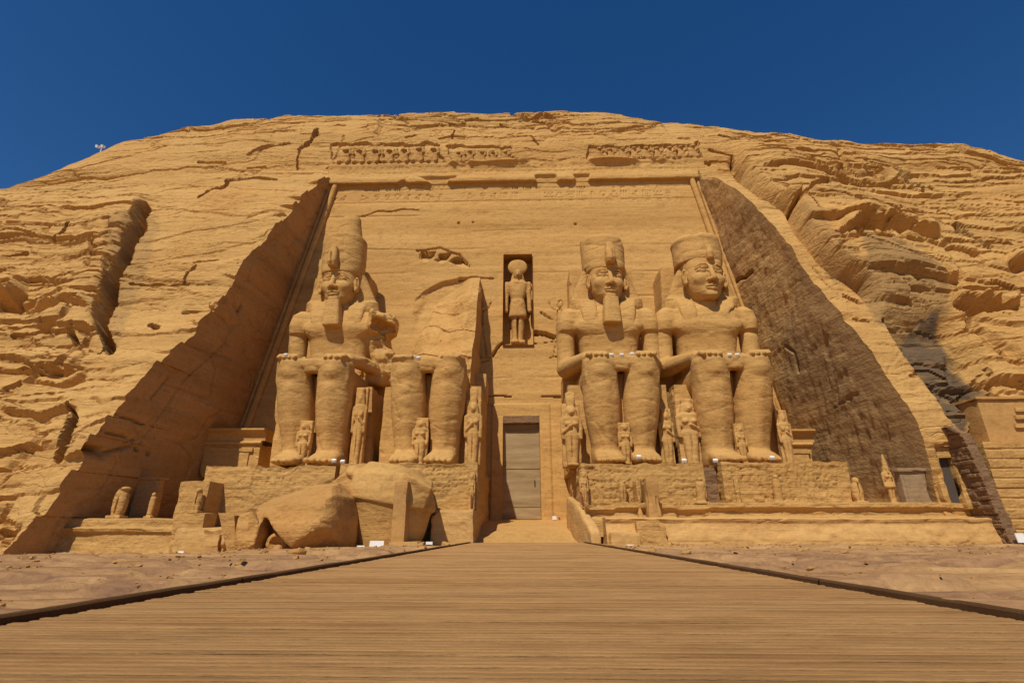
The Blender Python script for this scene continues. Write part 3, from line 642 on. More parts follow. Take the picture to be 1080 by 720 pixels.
brk_low = np.maximum(brk * (CZ < 32.45), ss(5, 2, np.abs(cpx - 461)) * (CZ < 32.45)); brk_hi = ss(.15, .5, fbm(CX * .35, CZ * .5, 0, 4, 205) + .25 * ss(560, 590, cpx) * ss(628, 618, cpx)) * (CZ > 33.2)
PO = np.where(PO > 0, PO * (1 - .9 * brk_low * ss(32.45, 32.1, CZ)) * (1 - .7 * brk_hi), PO) + .05 * fbm(CX * .9, CZ * 2., 0, 4, 207) - .05 * glyphs(CX + 40, CZ - 32.45, .62, 9) * ((CZ > 32.5) & (CZ < 33.6))
PO = PO - .5 * (1 - ss(-19.2, -18.8, CX))
mesh('cornice', np.stack([CX, 40.5 - PO + 0 * CZ, CZ - .08 * brk_hi], -1), sheet(*CX.shape).reshape(-1, 4), M_FACE, TF, attrs={'stain_shade': np.zeros(CX.shape)})
# frieze of worn seated baboons
def baboon(seed):
    r = np.random.RandomState(seed); v = Vol((-.55, -.6, -.1), (.55, .6, 2.0), .06)
    v.ell((0, 0, .62), (.36, .34, .6), .1).ell((0, -.05, 1.1), (.30, .27, .34), .12)
    if r.rand() > .25: v.ell((r.uniform(-.06, .06), -.18, 1.48), (.21, .25, .2), .08).ell((0, -.40, 1.42), (.10, .14, .10), .06)
    for s_ in (-1, 1):
        v.ell((s_ * .26, -.28, .25), (.15, .26, .24), .08)
        if r.rand() > .3: v.cone((s_ * .30, -.05, 1.15), (s_ * .40, -.34, 1.05), .11, .10, .06).cone((s_ * .40, -.34, 1.05), (s_ * .38, -.40, 1.5), .10, .07, .05)
    v.box((0, .1, .04), (.5, .4, .09), .03)
    P, q = v.surf(); P = P + .05 * np.stack([fbm(P[:, 0] * 3, P[:, 1] * 3, P[:, 2] * 3, 3, seed + k) for k in range(3)], -1); return P, q
babs = []
for s_ in range(4):
    P, q = baboon(s_ + 1); babs.append((P, q))
bm_objs = []
def put_bab(x, k, sc_, wd=1.):
    if len(bm_objs) <= 3:
        P, q = babs[len(bm_objs)]; o = mesh('baboon_carving', P, q, M_FALL, TF, local=True); bm_objs.append(o)
    else: o = bm_objs[k % 4].copy(); COL.objects.link(o)
    o.parent = TF; o.location = (x, 40.72 - 38, 34.0); o.scale = (sc_ * wd, sc_, sc_)
for i in range(7): put_bab(onY(364 + i * 15.4, 165, 40.6)[0], i * 7 % 5, 1.12 + .10 * h32(i, 3), 1.3)
for i in range(5): put_bab(onY(483 + i * 12.4, 165, 40.6)[0], i * 3 % 4, .84 + .12 * h32(i, 5), 1.25)
for i in range(9): put_bab(onY(632 + i * 12.4, 165, 40.6)[0], i * 5 % 4, .90 + .14 * h32(i, 7), 1.25)
# ------------------------------------------------------------------ ground and boardwalk
def dxl(y): return -2.81 - (29 - y) * .0245
def dxr(y): return 2.85 + (29 - y) * .0216
gxs = np.unique(np.concatenate([np.linspace(-400, -45, 12), np.linspace(-45, -14, 90), lin(-14, 14, .11), np.linspace(14, 45, 90), np.linspace(45, 400, 12)]))
gys = np.unique(np.concatenate([np.linspace(-300, -4, 10), np.linspace(-4, 3, 24), lin(3, 16, .10), lin(16, 31, .16), np.linspace(31, 60, 20), np.linspace(60, 400, 6)]))
GX, GY = np.meshgrid(gxs, gys)
def gbase(X, Y): return -.42 * ss(-4, -17, X) * ss(12, 24, Y) + .05 * ss(9, 20, X) - .06 - .13 * ss(-2.5, -4.2, X) * ss(22, 25, Y)
GZ = gbase(GX, GY)
v1, e1 = cells((GX + fbm(GX * .3, GY * .3, 0, 3, 2) * 2) / 3.2, (GY + fbm(GX * .3, GY * .3, 0, 3, 4) * 1.2) / .9, 301); v2, e2 = cells(GX / 1.1, GY / .45, 305)
far = ss(27, 22, GY); GZ += far * (.10 * v1 + .045 * v2 - .09 * ss(.10, 0, e1)) + .08 * fbm(GX * .35, GY * .6, 0, 4, 306) + .014 * fbm(GX * 2, GY * 3, 0, 3, 307)
under = ss(.05, -.12, np.maximum(dxl(GY) - GX, GX - dxr(GY))) * (GY < 29.5)
GZ = np.minimum(GZ, .06 + .16 * ss(.2, 2.0, np.maximum(dxl(GY) - GX, GX - dxr(GY)))) ; GZ = GZ * (1 - under) + (-.22) * under
gst = ss(-.15, .25, fbm(GX * .12, GY * .25, 0, 4, 311) + .25 * ss(24, 17, GY) - .12) * ss(26, 19, GY) * .9
g = mesh('ground', np.stack([GX, GY, GZ], -1), sheet(*GX.shape).reshape(-1, 4), M_GROUND, attrs={'stain_shade': gst}); tag(g, kind='structure')
# boards lie across the walkway
V = []; Fq = []; T = []; yb = -3.0; k = 0; rs = np.random.RandomState(11); base = 0; nseg = 44
while yb < 28.9:
    wd = .078; xs = np.linspace(dxl(yb), dxr(yb), nseg + 1)
    xs[0] -= rs.uniform(0, .03); xs[-1] += rs.uniform(0, .03)
    j = rs.uniform(-.004, .004) + .004 * np.array([vn(x * .6, k * 7.3) for x in xs]); tl = rs.uniform(-.003, .003); yo = .004 * np.array([vn(x * .8 + 50, k * 3.3) for x in xs])
    prof_ = [(0, -.05), (.002, -.006), (.012, 0), (wd - .022, tl), (wd - .010, tl - .006), (wd - .008, -.05)]
    P = np.array([[(x, yb + dy + yo[i], dz + j[i]) for i, x in enumerate(xs)] for dy, dz in prof_]).reshape(-1, 3)
    V.append(P); Fq.append(sheet(len(prof_), nseg + 1).reshape(-1, 4) + base); base += len(P); tone = np.clip(rs.normal(.5, .17) + .4 * vn(P[:, 0] * .9, k * 5.3, 0, 3) + .3 * vn(P[:, 0] * 3.1, k * 9.3, 0, 4), 0, 1); T.append(tone); yb += wd; k += 1
dk = mesh('boardwalk', np.vstack(V), np.vstack(Fq), M_DECK, smooth=False, attrs={'tone': np.concatenate(T)}); tag(dk, kind='structure')
for nm, fn, sg, lab in (('edge_beam', dxl, -1, 'dark timber edging along the left side of the boardwalk'), ('edge_beam', dxr, 1, 'dark timber edging along the right side of the boardwalk')):
    b = MB(); ys = np.linspace(-3, 28.9, 11)
    for a, c in zip(ys[:-1], ys[1:]):
        n = 24; yy = np.linspace(a + .01, c - .01, n); xc = fn(yy) + sg * .06 + .008 * fbm(yy * 1.1, yy * 0, 0, 3, 5); hh = .045 + .006 * fbm(yy * 2, yy * 0 + sg, 0, 3, 6)
        S = [(-.05, -.25), (-.05, 0), (-.035, .015), (.035, .015), (.05, 0), (.05, -.25)]
        P = np.array([[(xc[i] + u, yy[i], hh[i] + v) for i in range(n)] for u, v in S]); b.add(P, sheet(len(S), n, True))
    tag(b.build(nm, M_BEAM), lab, 'edging', 'timber edging of the boardwalk')
# ------------------------------------------------------------------ the four seated colossi
ZP = 4.2; YP = 29.5                                       # top of the plinths, toes
def finish(V, q, name, m, parent, org, lean, amp=.03, fr=.5, seed=0, mat3=None):
    V = V.copy()
    if mat3 is not None: V = V @ mat3.T
    V = V + np.array(org) + np.stack([lean * (V[:, 2] + org[2] - ZP), 0 * V[:, 0], 0 * V[:, 0]], -1)
    lam = vn(V[:, 0] * .04, V[:, 1] * .04, V[:, 2] * 2.1, 103)
    crk = cells((V[:, 0] + .7 * fbm(V[:, 0] * .5, V[:, 1] * .5, V[:, 2] * .5, 3, 3)) / 4.2, (V[:, 2] + .4 * fbm(V[:, 0] * .4, V[:, 1] * .4, V[:, 2] * .4, 3, 4)) / 1.7, seed + 2)[1]
    n = -(1.05 * amp) * ss(.07, .01, crk) * (fr < .7) + amp * fbm(V[:, 0] * fr, V[:, 1] * fr, V[:, 2] * fr * 3, 4, seed) + amp * .45 * fbm(V[:, 0] * 2, V[:, 1] * 2, V[:, 2] * 5, 3, seed + 1) + amp * .4 * np.sign(lam) * np.abs(lam) ** .5
    V[:, 1] -= n
    return mesh(name, V, q, m, parent)
def statue(xc, label, lean=0., torso=True, head=True, beard=True, crown='tall', broken_arm=False, ank=.92, turn=0., hs=1.0, slab=2.55, seed=0):
    RT = euler(0, 0, turn)
    T = empty('colossal_statue', (xc, 33.5, ZP), label, 'statue', 'seated stone colossi on the temple front')
    o = (xc, YP, ZP)
    # ---- body: lower legs, feet, lap, torso and arms as one surface
    v = Vol((-4.4, -.3, -.1), (4.4, 8.4, 13.6 if torso else 7.6), .092)
    for s in (-1, 1):
        zt = [0, .5, 1.0, 1.8, 2.8, 3.95, 5.1, 5.95, 6.42, 6.64]
        v.loft(2, zt, [s * c for c in (1.06, 1.06, 1.07, 1.10, 1.16, 1.23, 1.29, 1.33, 1.35, 1.35)], [2.75, 2.7, 2.6, 2.55, 2.45, 2.3, 2.12, 2.0, 1.95, 1.95],
               tuple(v_ * (ank + (1 - ank) * min(1, i_ / 5)) for i_, v_ in enumerate((.98, .96, .96, 1.02, 1.10, 1.14, 1.12, 1.09, 1.06, .96))), (1.05, .95, .92, .98, 1.16, 1.24, 1.2, 1.2, 1.18, 1.05), 2.35, .05)
        v.ell((s * 1.35, 1.05, 5.75), (.5, .34, .42), .2)                       # knee cap
        v.cone((s * 1.22, 1.15, 4.7), (s * 1.07, 1.75, 1.1), .20, .14, .45)       # shin ridge
        v.ell((s * 1.12 + .62, 2.6, .75), (.16, .3, .28), .2).ell((s * 1.12 - .62, 2.6, .75), (.16, .3, .28), .2)
        v.loft(1, [.75, 1.3, 2.0, 3.3], [s * 1.06] * 4, [.24, .36, .5, .55], [.80, .86, .84, .8], [.26, .42, .56, .62], 2.8, .2)
        for k in range(5):                                                     # toes, the big one on the inner side
            tx = s * (1.06 - .64 + k * .33); r = .20 - .018 * k; v.cone((tx, .95, .26), (tx, .30 + .09 * k, .20), r, r * .9, .02)
        v.loft(1, [1.3, 2.5, 6.5], [s * 1.35, s * 1.38, s * 1.45], [5.60, 5.58, 5.6], [.98, 1.0, 1.1], [.98, 1.0, 1.0], 2.6, .12)
    v.box((0, 3.9, 6.38), (1.5, 2.9, .30), .1, .15)                              # kilt between the thighs
    v.box((0, 1.35, 6.2), (.42, .35, .42), .1, .1)
    if torso:
        v.loft(2, [6.0, 7.2, 8.4, 9.4, 10.3, 11.0, 11.6, 12.05], [0] * 8, [6.2, 6.2, 6.2, 6.15, 6.1, 6.1, 6.1, 6.2], [2.35, 2.15, 2.05, 2.2, 2.42, 2.7, 2.8, 1.9], [1.3, 1.25, 1.2, 1.25, 1.32, 1.28, 1.1, .8], 3.2, .3)
        for s in (-1, 1):
            v.ell((s * 1.20, 5.10, 10.25), (1.15, .34, .55), .4); v.loft(2, [10.0, 10.7, 11.5, 11.95], [s * 3.05, s * 3.0, s * 2.9, s * 2.8], [6.0] * 4, [.70, .78, .70, .30], [.9, 1.0, .85, .4], 2.4, .25)
            gone = broken_arm and s > 0
            if not gone:
                v.cone((s * 3.10, 6.0, 10.7), (s * 3.12, 5.85, 7.6), .70, .62, .04)
                v.cone((s * 3.10, 5.75, 7.25), (s * 2.0, 2.3, 6.95), .70, .42, .2)
            else:
                v.box((3.3, 5.9, 10.9), (1.05, 1.1, .75), .35, .3, R=euler(.1, .25, .2)); v.box((3.6, 4.9, 10.3), (.85, .9, .5), .25, .12, '-', R=euler(.3, .3, .5)); v.box((3.0, 7.0, 8.2), (.9, 1.3, 1.9), .35, .3, R=euler(.1, -.15, .3)).box((2.7, 5.9, 6.8), (.8, 1.3, .6), .3, .2, R=euler(.2, .2, .2)); v.ell((3.9, 6.2, 9.5), (.6, 1.6, .6), .1, '-')
                v.cone((3.0, 4.6, 7.1), (2.0, 2.3, 6.95), .5, .42, .2)
            v.box((s * 1.55, 1.85, 6.84), (.68, .85, .17), .14, .12)
            for k in range(4): fx_ = s * (.98 + k * .34); v.cone((fx_, 1.4, 6.82), (fx_, .83, 6.68), .165, .145, .04)
            v.cone((s * .86, 2.1, 6.86), (s * .62, 1.45, 6.78), .17, .14, .05)
        v.cone((0, 6.3, 11.5), (0, 6.1, 13.3), 1.35, 1.0, .25)
        v.ell((0, 4.98, 7.75), (.13, .25, .13), .06, '-')   # breast line and navel
        v.box((0, 5.3, 6.75), (2.25, 1.1, .26), .1, .06)                         # belt
    else:
        v.ell((-1.5, 1.3, 6.6), (.85, .7, .25), .1).ell((1.5, 1.4, 6.6), (.9, .7, .28), .1)
        for s in (-1, 1):
            for k in range(4): fx_ = s * (.98 + k * .34); v.cone((fx_, 1.4, 6.76), (fx_, .85, 6.66), .15, .14, .04)
    V, q = v.surf()
    if broken_arm: m_ = ss(2.1, 2.8, V[:, 0]) * ss(6.6, 7.4, V[:, 2]); V[:, 0] += m_ * .35 * fbm(V[:, 0] * .9, V[:, 1] * .9, V[:, 2] * .9, 5, 5); V[:, 1] += m_ * (.45 * fbm(V[:, 0] * .9, V[:, 1] * .9, V[:, 2] * 1.2, 5, 8) + .2 * cells(V[:, 0] / .7, V[:, 2] / .6, 6)[0])
    finish(V, q, 'body', M_STAT, T, o, lean, .035, .5, seed)
    # ---- throne with back slab
    b = MB(); b.box(-3.25, 3.25, 3.5, 9.6, -.05, 5.45, .22, .05, .06, 1.1, seed); th = [b]
    b.box(-3.3, 3.3, 6.8, 9.9, 5.40, 7.3, .25, .06, .08, 1.1, seed + 3)
    if torso: b.box(-slab, slab, 7.6, 11.2, 7.2, 16.4, .25, .035, .12, .9, seed + 5)
    b.box(-.85, .85, 2.3, 3.55, -.05, 5.9, .2, .04, .05, 1.2, seed + 7)
    P = np.vstack(b.v); P = P + np.array(o) + np.stack([lean * P[:, 2], 0 * P[:, 0], 0 * P[:, 0]], -1)
    mesh('throne', P, np.vstack(b.f), M_STAT, T, smooth=False)
    if not torso: return T
    # ---- head
    ho = (xc, YP + 5.55, ZP + 12.45); hf = (xc, YP + 5.50, ZP + 12.22)
    v = Vol((-1.9, -1.9, -.25), (1.9, 1.3, 3.3), .040)
    v.loft(2, [-.02, .12, .35, .7, 1.05, 1.45, 1.9, 2.4, 3.2], [0] * 9, [-.15, -.12, -.12, -.10, -.08, -.04, 0, 0, 0], [.50, .70, .90, 1.08, 1.18, 1.24, 1.27, 1.30, 1.32], [.85, .98, 1.04, 1.06, 1.07, 1.06, 1.03, 1.02, 1.0], 2.35, .1)
    v.ell((0, -1.06, .14), (.36, .20, .19), .15)
    for s in (-1, 1):
        v.ell((s * .60, -.86, 1.12), (.46, .34, .36), .25)
        v.ell((s * .57, -1.26, 1.68), (.42, .30, .20), .12, '-')
        v.ell((s * .56, -.97, 1.64), (.34, .155, .13), .02)
        prev = None
        for (a, c, d) in ((.20, -1.115, 1.60), (.38, -1.16, 1.755), (.60, -1.13, 1.78), (.80, -1.05, 1.72), (.98, -.90, 1.62)):
            if prev: v.cone((s * prev[0], prev[1], prev[2]), (s * a, c, d), .030, .030, .03)
            prev = (a, c, d)
        prev = None
        for (a, c, d) in ((.20, -1.12, 1.60), (.40, -1.12, 1.51), (.62, -1.08, 1.50), (.90, -.95, 1.58)):
            if prev: v.cone((s * prev[0], prev[1], prev[2]), (s * a, c, d), .018, .018, .03)
            prev = (a, c, d)
        prev = None
        for (a, c, d) in ((.16, -1.12, 1.90), (.42, -1.15, 2.02), (.72, -1.06, 2.00), (1.02, -.86, 1.86)):
            if prev: v.cone((s * prev[0], prev[1], prev[2]), (s * a, c, d), .05, .04, .07)
            prev = (a, c, d)
        v.ell((s * .22, -1.26, .97), (.18, .20, .12), .05); v.ell((s * .13, -1.36, .87), (.07, .10, .05), .03, '-')
        v.ell((s * .50, -1.16, .565), (.07, .10, .07), .05, '-')
        # ear
        ER = euler(0, 0, s * .35)
        v.ell((s * 1.42, -.22, 1.42), (.20, .32, .56), .05, R=ER); v.ell((s * 1.50, -.42, 1.50), (.12, .17, .34), .04, '-'); v.ell((s * 1.43, -.42, 1.0), (.12, .13, .16), .05); v.cone((s * 1.46, -.36, 1.30), (s * 1.46, -.44, 1.62), .05, .05, .03)
    v.cone((0, -1.08, 1.88), (0, -1.40, 1.06), .13, .185, .10); v.ell((0, -1.42, 1.00), (.17, .15, .13), .06)
    v.cone((-.42, -1.15, .60), (-.10, -1.245, .635), .07, .085, .04).cone((.42, -1.15, .60), (.10, -1.245, .635), .07, .085, .04)
    v.cone((-.36, -1.14, .50), (0, -1.225, .445), .07, .095, .04).cone((.36, -1.14, .50), (0, -1.225, .445), .07, .095, .04)
    v.box((0, -1.30, .545), (.46, .14, .016), .01, .02, '-'); v.ell((0, -1.24, .76), (.05, .07, .10), .04, '-')
    V, q = v.surf(); V[:, 2] *= 1.14; V = V * hs; finish(V, q, 'head', M_STAT, T, hf, lean, .010, .8, seed + 30, RT)
    # ---- striped headcloth
    v = Vol((-3.0, -2.1, -2.6), (3.0, 2.4, 3.2), .075)
    v.loft(2, [-1.4, -.6, .2, 1.2, 2.2, 2.9], [0] * 6, [.95, .75, .62, .62, .60, .5], [2.85, 2.90, 2.70, 2.30, 1.92, 1.60], [.75, .55, .52, .55, .75, .9], 3.0, .05)
    for s in (-1, 1): v.loft(2, [-2.3, -1.4, -.5, .2], [s * 1.42, s * 1.42, s * 1.50, s * 1.6], [-.12, -.10, .08, .5], [.62, .70, .80, .80], [.30, .32, .4, .5], 3.0, .35)
    for s in (-1, 1): v.loft(2, [-2.35, -1.3, -.5, .1], [s * 1.30, s * 1.35, s * 1.42, s * 1.5], [-.36, -.36, -.12, .2], [.56, .60, .64, .66], [.44, .44, .44, .4], 4.0, .12)
    v.loft(2, [2.28, 2.6, 3.0], [0, 0, 0], [0.02, 0.05, .1], [1.42, 1.50, 1.52], [1.16, 1.20, 1.2], 2.4, .04)
    if crown == 'worn': v.ell((2.2, .1, -1.4), (.9, 1.2, .5), .3, '-')
    V, q = v.surf(); V[:, 1] += .007 * np.sin(V[:, 2] * 2 * math.pi / .27) * (V[:, 1] < .4) * (np.abs(V[:, 0]) > 1.4)
    finish(V, q, 'headcloth', M_STAT, T, ho, lean, .03, .6, seed + 40)
    # ---- crown
    v = Vol((-2.3, -1.9, 2.3), (2.6, 2.8, 8.6), .085)
    top = {'tall': 5.2, 'worn': 4.55, 'double': 5.75}[crown]
    v.loft(2, [2.62, 3.2, 4.2, top - .15, top], [0] * 5, [.35, .36, .4, .42, .45], [1.60, 1.64, 1.68, 1.72, 1.62], [1.46, 1.48, 1.5, 1.5, 1.4], 2.15, .05)
    if crown == 'double':
        v.loft(2, [5.4, 6.2, 7.5, 8.0], [.15, .2, .3, .35], [.6, .6, .65, .7], [1.35, 1.05, .80, .72], [1.1, .95, .75, .6], 2.1, .15); v.ell((-1.45, .2, 6.25), (.8, 1.8, .75), .2, '-')
    elif crown == 'tall':
        v.ell((0, .4, top), (1.75, 1.4, .28), .12); v.ell((1.75, -.5, top + .1), (.55, .9, .75), .15, '-')
    else:
        v.ell((0, .4, top - .1), (1.65, 1.4, .5), .3); v.ell((-.75, -.9, top + .25), (.38, .75, .40), .1, '-'); v.ell((1.7, -.2, top + .1), (.7, 1.0, .7), .3, '-')
        v.ell((-1.9, -.2, top - .9), (.3, .8, .5), .1, '-')
    V, q = v.surf(); V = V * hs; finish(V, q, 'crown', M_STAT, T, ho, lean, .05, .6, seed + 50, RT)
    # ---- cobra on the brow
    v = Vol((-.6, -2.1, 2.2), (.6, -.6, 4.4), .05)
    if crown == 'worn': v.loft(2, [2.5, 2.9, 3.5], [0, 0, 0], [-1.15, -1.2, -1.15], [.20, .24, .14], [.25, .26, .18], 2.5, .05)
    else: v.loft(2, [2.45, 2.8, 3.4, 4.15, 4.25], [0] * 5, [-1.38, -1.46, -1.42, -1.32, -1.25], [.30, .36, .36, .26, .2], [.36, .40, .34, .26, .2], 3.2, .04).box((0, -1.86, 3.1), (.05, .1, .5), .02, .05)
    V, q = v.surf(); V = V * hs; finish(V, q, 'brow_cobra', M_STAT, T, ho, lean, .015, .8, seed + 60, RT)
    if beard:
        v = Vol((-.95, -1.7, -2.2), (.95, .2, .3), .05)
        v.loft(2, [-1.98, -1.9, -.9, .05, .14], [0] * 5, [-.86, -.86, -.90, -.95, -.93], [.68, .70, .64, .56, .46], [.46, .48, .44, .36, .2], 4.5, .03)
        V, q = v.surf(); V[:, 1] += .004 * np.sin(V[:, 2] * 2 * math.pi / .22) + .04 * V[:, 2]; V[:, 0] *= .92; finish(V, q, 'beard', M_STAT, T, hf, lean, .01, .8, seed + 70, RT)
    return T
statue(-13.15, 'leftmost seated colossus with tall double crown, long beard and broken arm', lean=-.070, broken_arm=True, crown='double', turn=-.12, slab=1.5, seed=400)
S2 = statue(-6.2, 'broken seated colossus left of the doorway, only its lap and legs left', torso=False, seed=430)
statue(5.95, 'complete seated colossus with square beard just right of the doorway', lean=.012, crown='tall', ank=.80, turn=.15, seed=460)
statue(12.75, 'rightmost seated colossus, beardless with a worn rounded crown', lean=.045, crown='worn', beard=False, turn=.20, hs=1.11, seed=490)
# rough stump of the broken one: a sloping broken face with one sharp slab edge at its right
A, B = np.meshgrid(lin(-10.0, -3.72, .075), lin(9.6, 21.2, .075))
xl_ = np.interp(B, [10, 14, 17.8, 19.2, 20.2, 21], [-10.2, -9.5, -8.5, -7.7, -6.5, -4.2]) + .3 * fbm(B * .8, A * 0, 0, 3, 2)
tt = np.interp(B, [9.6, 10.8, 11.6, 12.6, 13.6, 15, 17, 19, 21], [5.4, 5.2, 4.8, 4.1, 3.3, 2.4, 1.55, .75, -.2])
tt = tt * ss(-.3, 2.6, A - xl_) - .7 * (1 - ss(0, .9, A - xl_)) + np.interp(B, [10, 14, 18, 20.3, 20.6], [.4, 1.2, 1.7, 1.5, -.9]) * ss(-6.2, -4.35, A + .2 * fbm(B, A * 0, 0, 3, 7))
tt += (.55 * fbm(A * .45, B * .4, 0, 5, 512) + .10 * cells((A + .3 * B) / 2.3, (B + .25 * A) / 1.3, 511)[0] - .02 * ss(.06, 0, cells((A + .3 * B) / 1.9, (B + .25 * A) / 1.1, 511)[1])) * ss(21, 17, B) + .5 * ss(13.2, 11.0, B) * np.abs(fbm(A * 1.1, B * 1.1, 0, 4, 515)) + .03 * fbm(A * 3, B * 5, 0, 3, 513)
Yq = Yf(B) - tt; mb = MB(); V = np.stack([A, Yq, B], -1); mb.add(V, sheet(*A.shape)); t_ = np.linspace(0, 1, 30)
Rr = V[:, -1]; Rr2 = np.stack([Rr[:, 0] + .05, Yf(Rr[:, 2]) + .3, Rr[:, 2]], -1); S = Rr[:, None] * (1 - t_)[None, :, None] + Rr2[:, None] * t_[None, :, None]; S[..., 0] += .22 * fbm(S[..., 1] * .9, S[..., 2] * .7, 0, 4, 5) * ss(0, .1, t_)[None]
mb.add(S, sheet(len(Rr), 30)); mb.build('broken_torso', M_STAT, S2, smooth=False, attrs={'stain_shade': np.zeros(sum(v.size // 3 for v in mb.v))})
# ------------------------------------------------------------------ standing figures
def fig_mesh(kind, seed=0, vox=.055):
    """about 4 m tall, feet at z=0, facing -y, with a back pillar"""
    H = 4.0; v = Vol((-1.0, -.9, -.1), (1.0, .8, 4.9), vox)
    if kind in ('queen', 'child', 'king', 'plume'):
        v.loft(2, [0, .5, 1.2, 1.9, 2.2, 2.7, 3.05, 3.15], [0] * 8, [0] * 8, [.30, .30, .34, .42, .32, .46, .52, .3], [.24, .22, .26, .28, .24, .27, .25, .2], 2.4, .1)
        v.box((0, -.22, .08), (.30, .30, .09), .05); v.ell((0, -.3, 1.0), (.035, .2, .9), .05, '-')
        for s in (-1, 1): v.cone((s * .50, 0, 2.92), (s * .50, -.05, 1.75), .13, .10, .04); v.ell((s * .2, -.25, 2.62), (.16, .12, .14), .08)
        if kind == 'queen': v.cone((.48, -.1, 2.1), (.05, -.34, 2.4), .10, .09, .05)
        if kind == 'plume': v.cone((-.48, -.1, 2.1), (-.05, -.34, 2.5), .10, .09, .05)
        v.ell((0, -.08, 3.45), (.22, .26, .30), .04); v.ell((0, -.33, 3.42), (.04, .06, .07), .03)
        v.loft(2, [2.75, 3.1, 3.6, 3.78], [0] * 4, [.04, .04, .02, .02], [.38, .40, .33, .2], [.22, .24, .27, .2], 2.5, .04); v.ell((0, -.34, 3.38), (.17, .14, .24), .05, '-'); v.ell((0, -.16, 3.40), (.18, .18, .26), .02)
        v.ell((0, -.345, 3.38), (.035, .05, .07), .03)
        if kind == 'queen': v.loft(2, [3.7, 3.95, 4.0], [0] * 3, [0] * 3, [.26, .30, .28], [.2, .24, .2], 2, .04)
        if kind == 'plume': v.loft(2, [3.7, 3.9, 4.7, 4.8], [0] * 4, [.02] * 4, [.22, .24, .30, .12], [.1, .12, .10, .06], 2.5, .04)
        if kind == 'king': v.loft(2, [3.6, 3.9, 4.4, 4.7, 4.85], [0] * 5, [.0] * 5, [.27, .27, .18, .11, .12], [.25, .25, .17, .11, .1], 2, .05); v.box((0, -.30, 3.1), (.07, .06, .16), .03)
        if kind != 'king': v.box((0, .38, 2.0), (.52, .28, 2.05), .05, .02)
        else: v.loft(2, [1.55, 1.7, 2.05], [0] * 3, [-.06] * 3, [.56, .58, .40], [.34, .36, .26], 2.2, .05)
    elif kind == 'falcon':
        v.loft(2, [.25, .7, 1.3, 1.9, 2.3], [0] * 5, [.15, .1, 0, -.02, 0], [.34, .55, .62, .52, .3], [.42, .52, .50, .42, .28], 2.2, .1)
        v.ell((0, -.08, 2.45), (.36, .38, .34), .15); v.cone((0, -.38, 2.42), (0, -.56, 2.22), .12, .05, .06)
        v.box((0, 0, .12), (.65, .7, .16), .04); v.cone((-.25, -.25, .25), (-.25, -.2, .7), .13, .2, .08).cone((.25, -.25, .25), (.25, -.2, .7), .13, .2, .08)
        v.cone((0, .4, .5), (0, .55, .2), .22, .14, .1); v.ell((0, -.30, 1.5), (.06, .3, .6), .1, '-')
    elif kind == 'worn_falcon':
        v.loft(2, [.2, .7, 1.5, 2.3, 2.7], [0] * 5, [0] * 5, [.45, .60, .66, .60, .40], [.42, .5, .5, .45, .3], 2.4, .1); v.box((0, 0, .12), (.7, .6, .14), .04); v.ell((.25, 0, 2.75), (.4, .5, .2), .1); v.ell((0, -.5, 1.1), (.08, .3, .9), .1, '-')
    elif kind == 'stump':
        v.loft(2, [0, .5, 1.2, 1.8, 2.0], [0, 0, .04, .05, .02], [0] * 5, [.42, .34, .40, .36, .2], [.34, .30, .32, .30, .18], 2.4, .1); v.ell((.02, -.05, 2.1), (.24, .26, .2), .1); v.box((0, 0, .08), (.5, .45, .1), .03)
    elif kind == 'sun_god':
        v.loft(2, [0, 1.2, 2.0, 2.3, 2.9, 3.2, 3.35], [0] * 7, [0] * 7, [.30, .36, .46, .36, .55, .60, .3], [.25, .28, .32, .28, .32, .3, .2], 2.4, .1)
        v.ell((0, -.3, .9), (.06, .35, .95), .05, '-'); v.loft(2, [1.35, 1.5, 2.25], [0] * 3, [-.05] * 3, [.50, .50, .38], [.34, .36, .30], 2.4, .03)
        for s in (-1, 1): v.cone((s * .62, 0, 3.15), (s * .66, -.02, 1.75), .15, .12, .04)
        v.ell((0, -.08, 3.62), (.24, .28, .30), .04); v.cone((0, -.34, 3.60), (0, -.46, 3.48), .08, .03, .04); v.loft(2, [2.9, 3.3, 3.8], [0] * 3, [.08] * 3, [.42, .42, .30], [.2, .22, .2], 2.5, .04)
        v.box((-.15, -.15, .08), (.2, .4, .09), .04).box((.2, -.05, .08), (.2, .4, .09), .04)
    P, q = v.surf(); P[:, 1] -= .05 * fbm(P[:, 0] * 2.2, P[:, 1] * 2.2, P[:, 2] * 3, 4, seed); P[:, 0] += .03 * fbm(P[:, 0] * 2.2, P[:, 1] * 2.2, P[:, 2] * 3, 3, seed + 9)
    return P, q
FIG = {}
def fig(kind, name, x, y, z, h, label, cat='statue', group=None, m=None, wd=1.0, rz=0.):
    key = (kind, (m or M_STAT).name)
    if key not in FIG:
        P, q = fig_mesh(kind, len(FIG) * 7 + 600); o = mesh(name, P, q, m or M_STAT, None, local=True); FIG[key] = (o, P[:, 2].max()); 
    else:
        src = FIG[key][0]; o = src.copy(); COL.objects.link(o); o.name = name
        for k in list(o.keys()):
            if k in ('label', 'group', 'category'): del o[k]
    s = h / FIG[key][1]; o.location = (x, y, z); o.scale = (s * wd, s * min(wd, 1.1), s); o.rotation_euler = (0, 0, rz)
    return tag(o, label, cat, group)
def fpx(kind, name, px, ytop, ybot, Y, label, group=None, m=None, wd=1.0, cat='statue', rz=0., zb=None):
    a = onY(px, ybot, Y); t = onY(px, ytop, Y); z0 = a[2] if zb is None else zb
    return fig(kind, name, a[0], Y, z0, t[2] - z0, label, cat, group, m, wd, rz)
G1 = 'small royal figures beside the colossi\'s legs'
fpx('child', 'small_statue', 317, 443, 486, 30.9, 'small child figure between the shins of the leftmost colossus', G1, wd=1.1, zb=ZP)
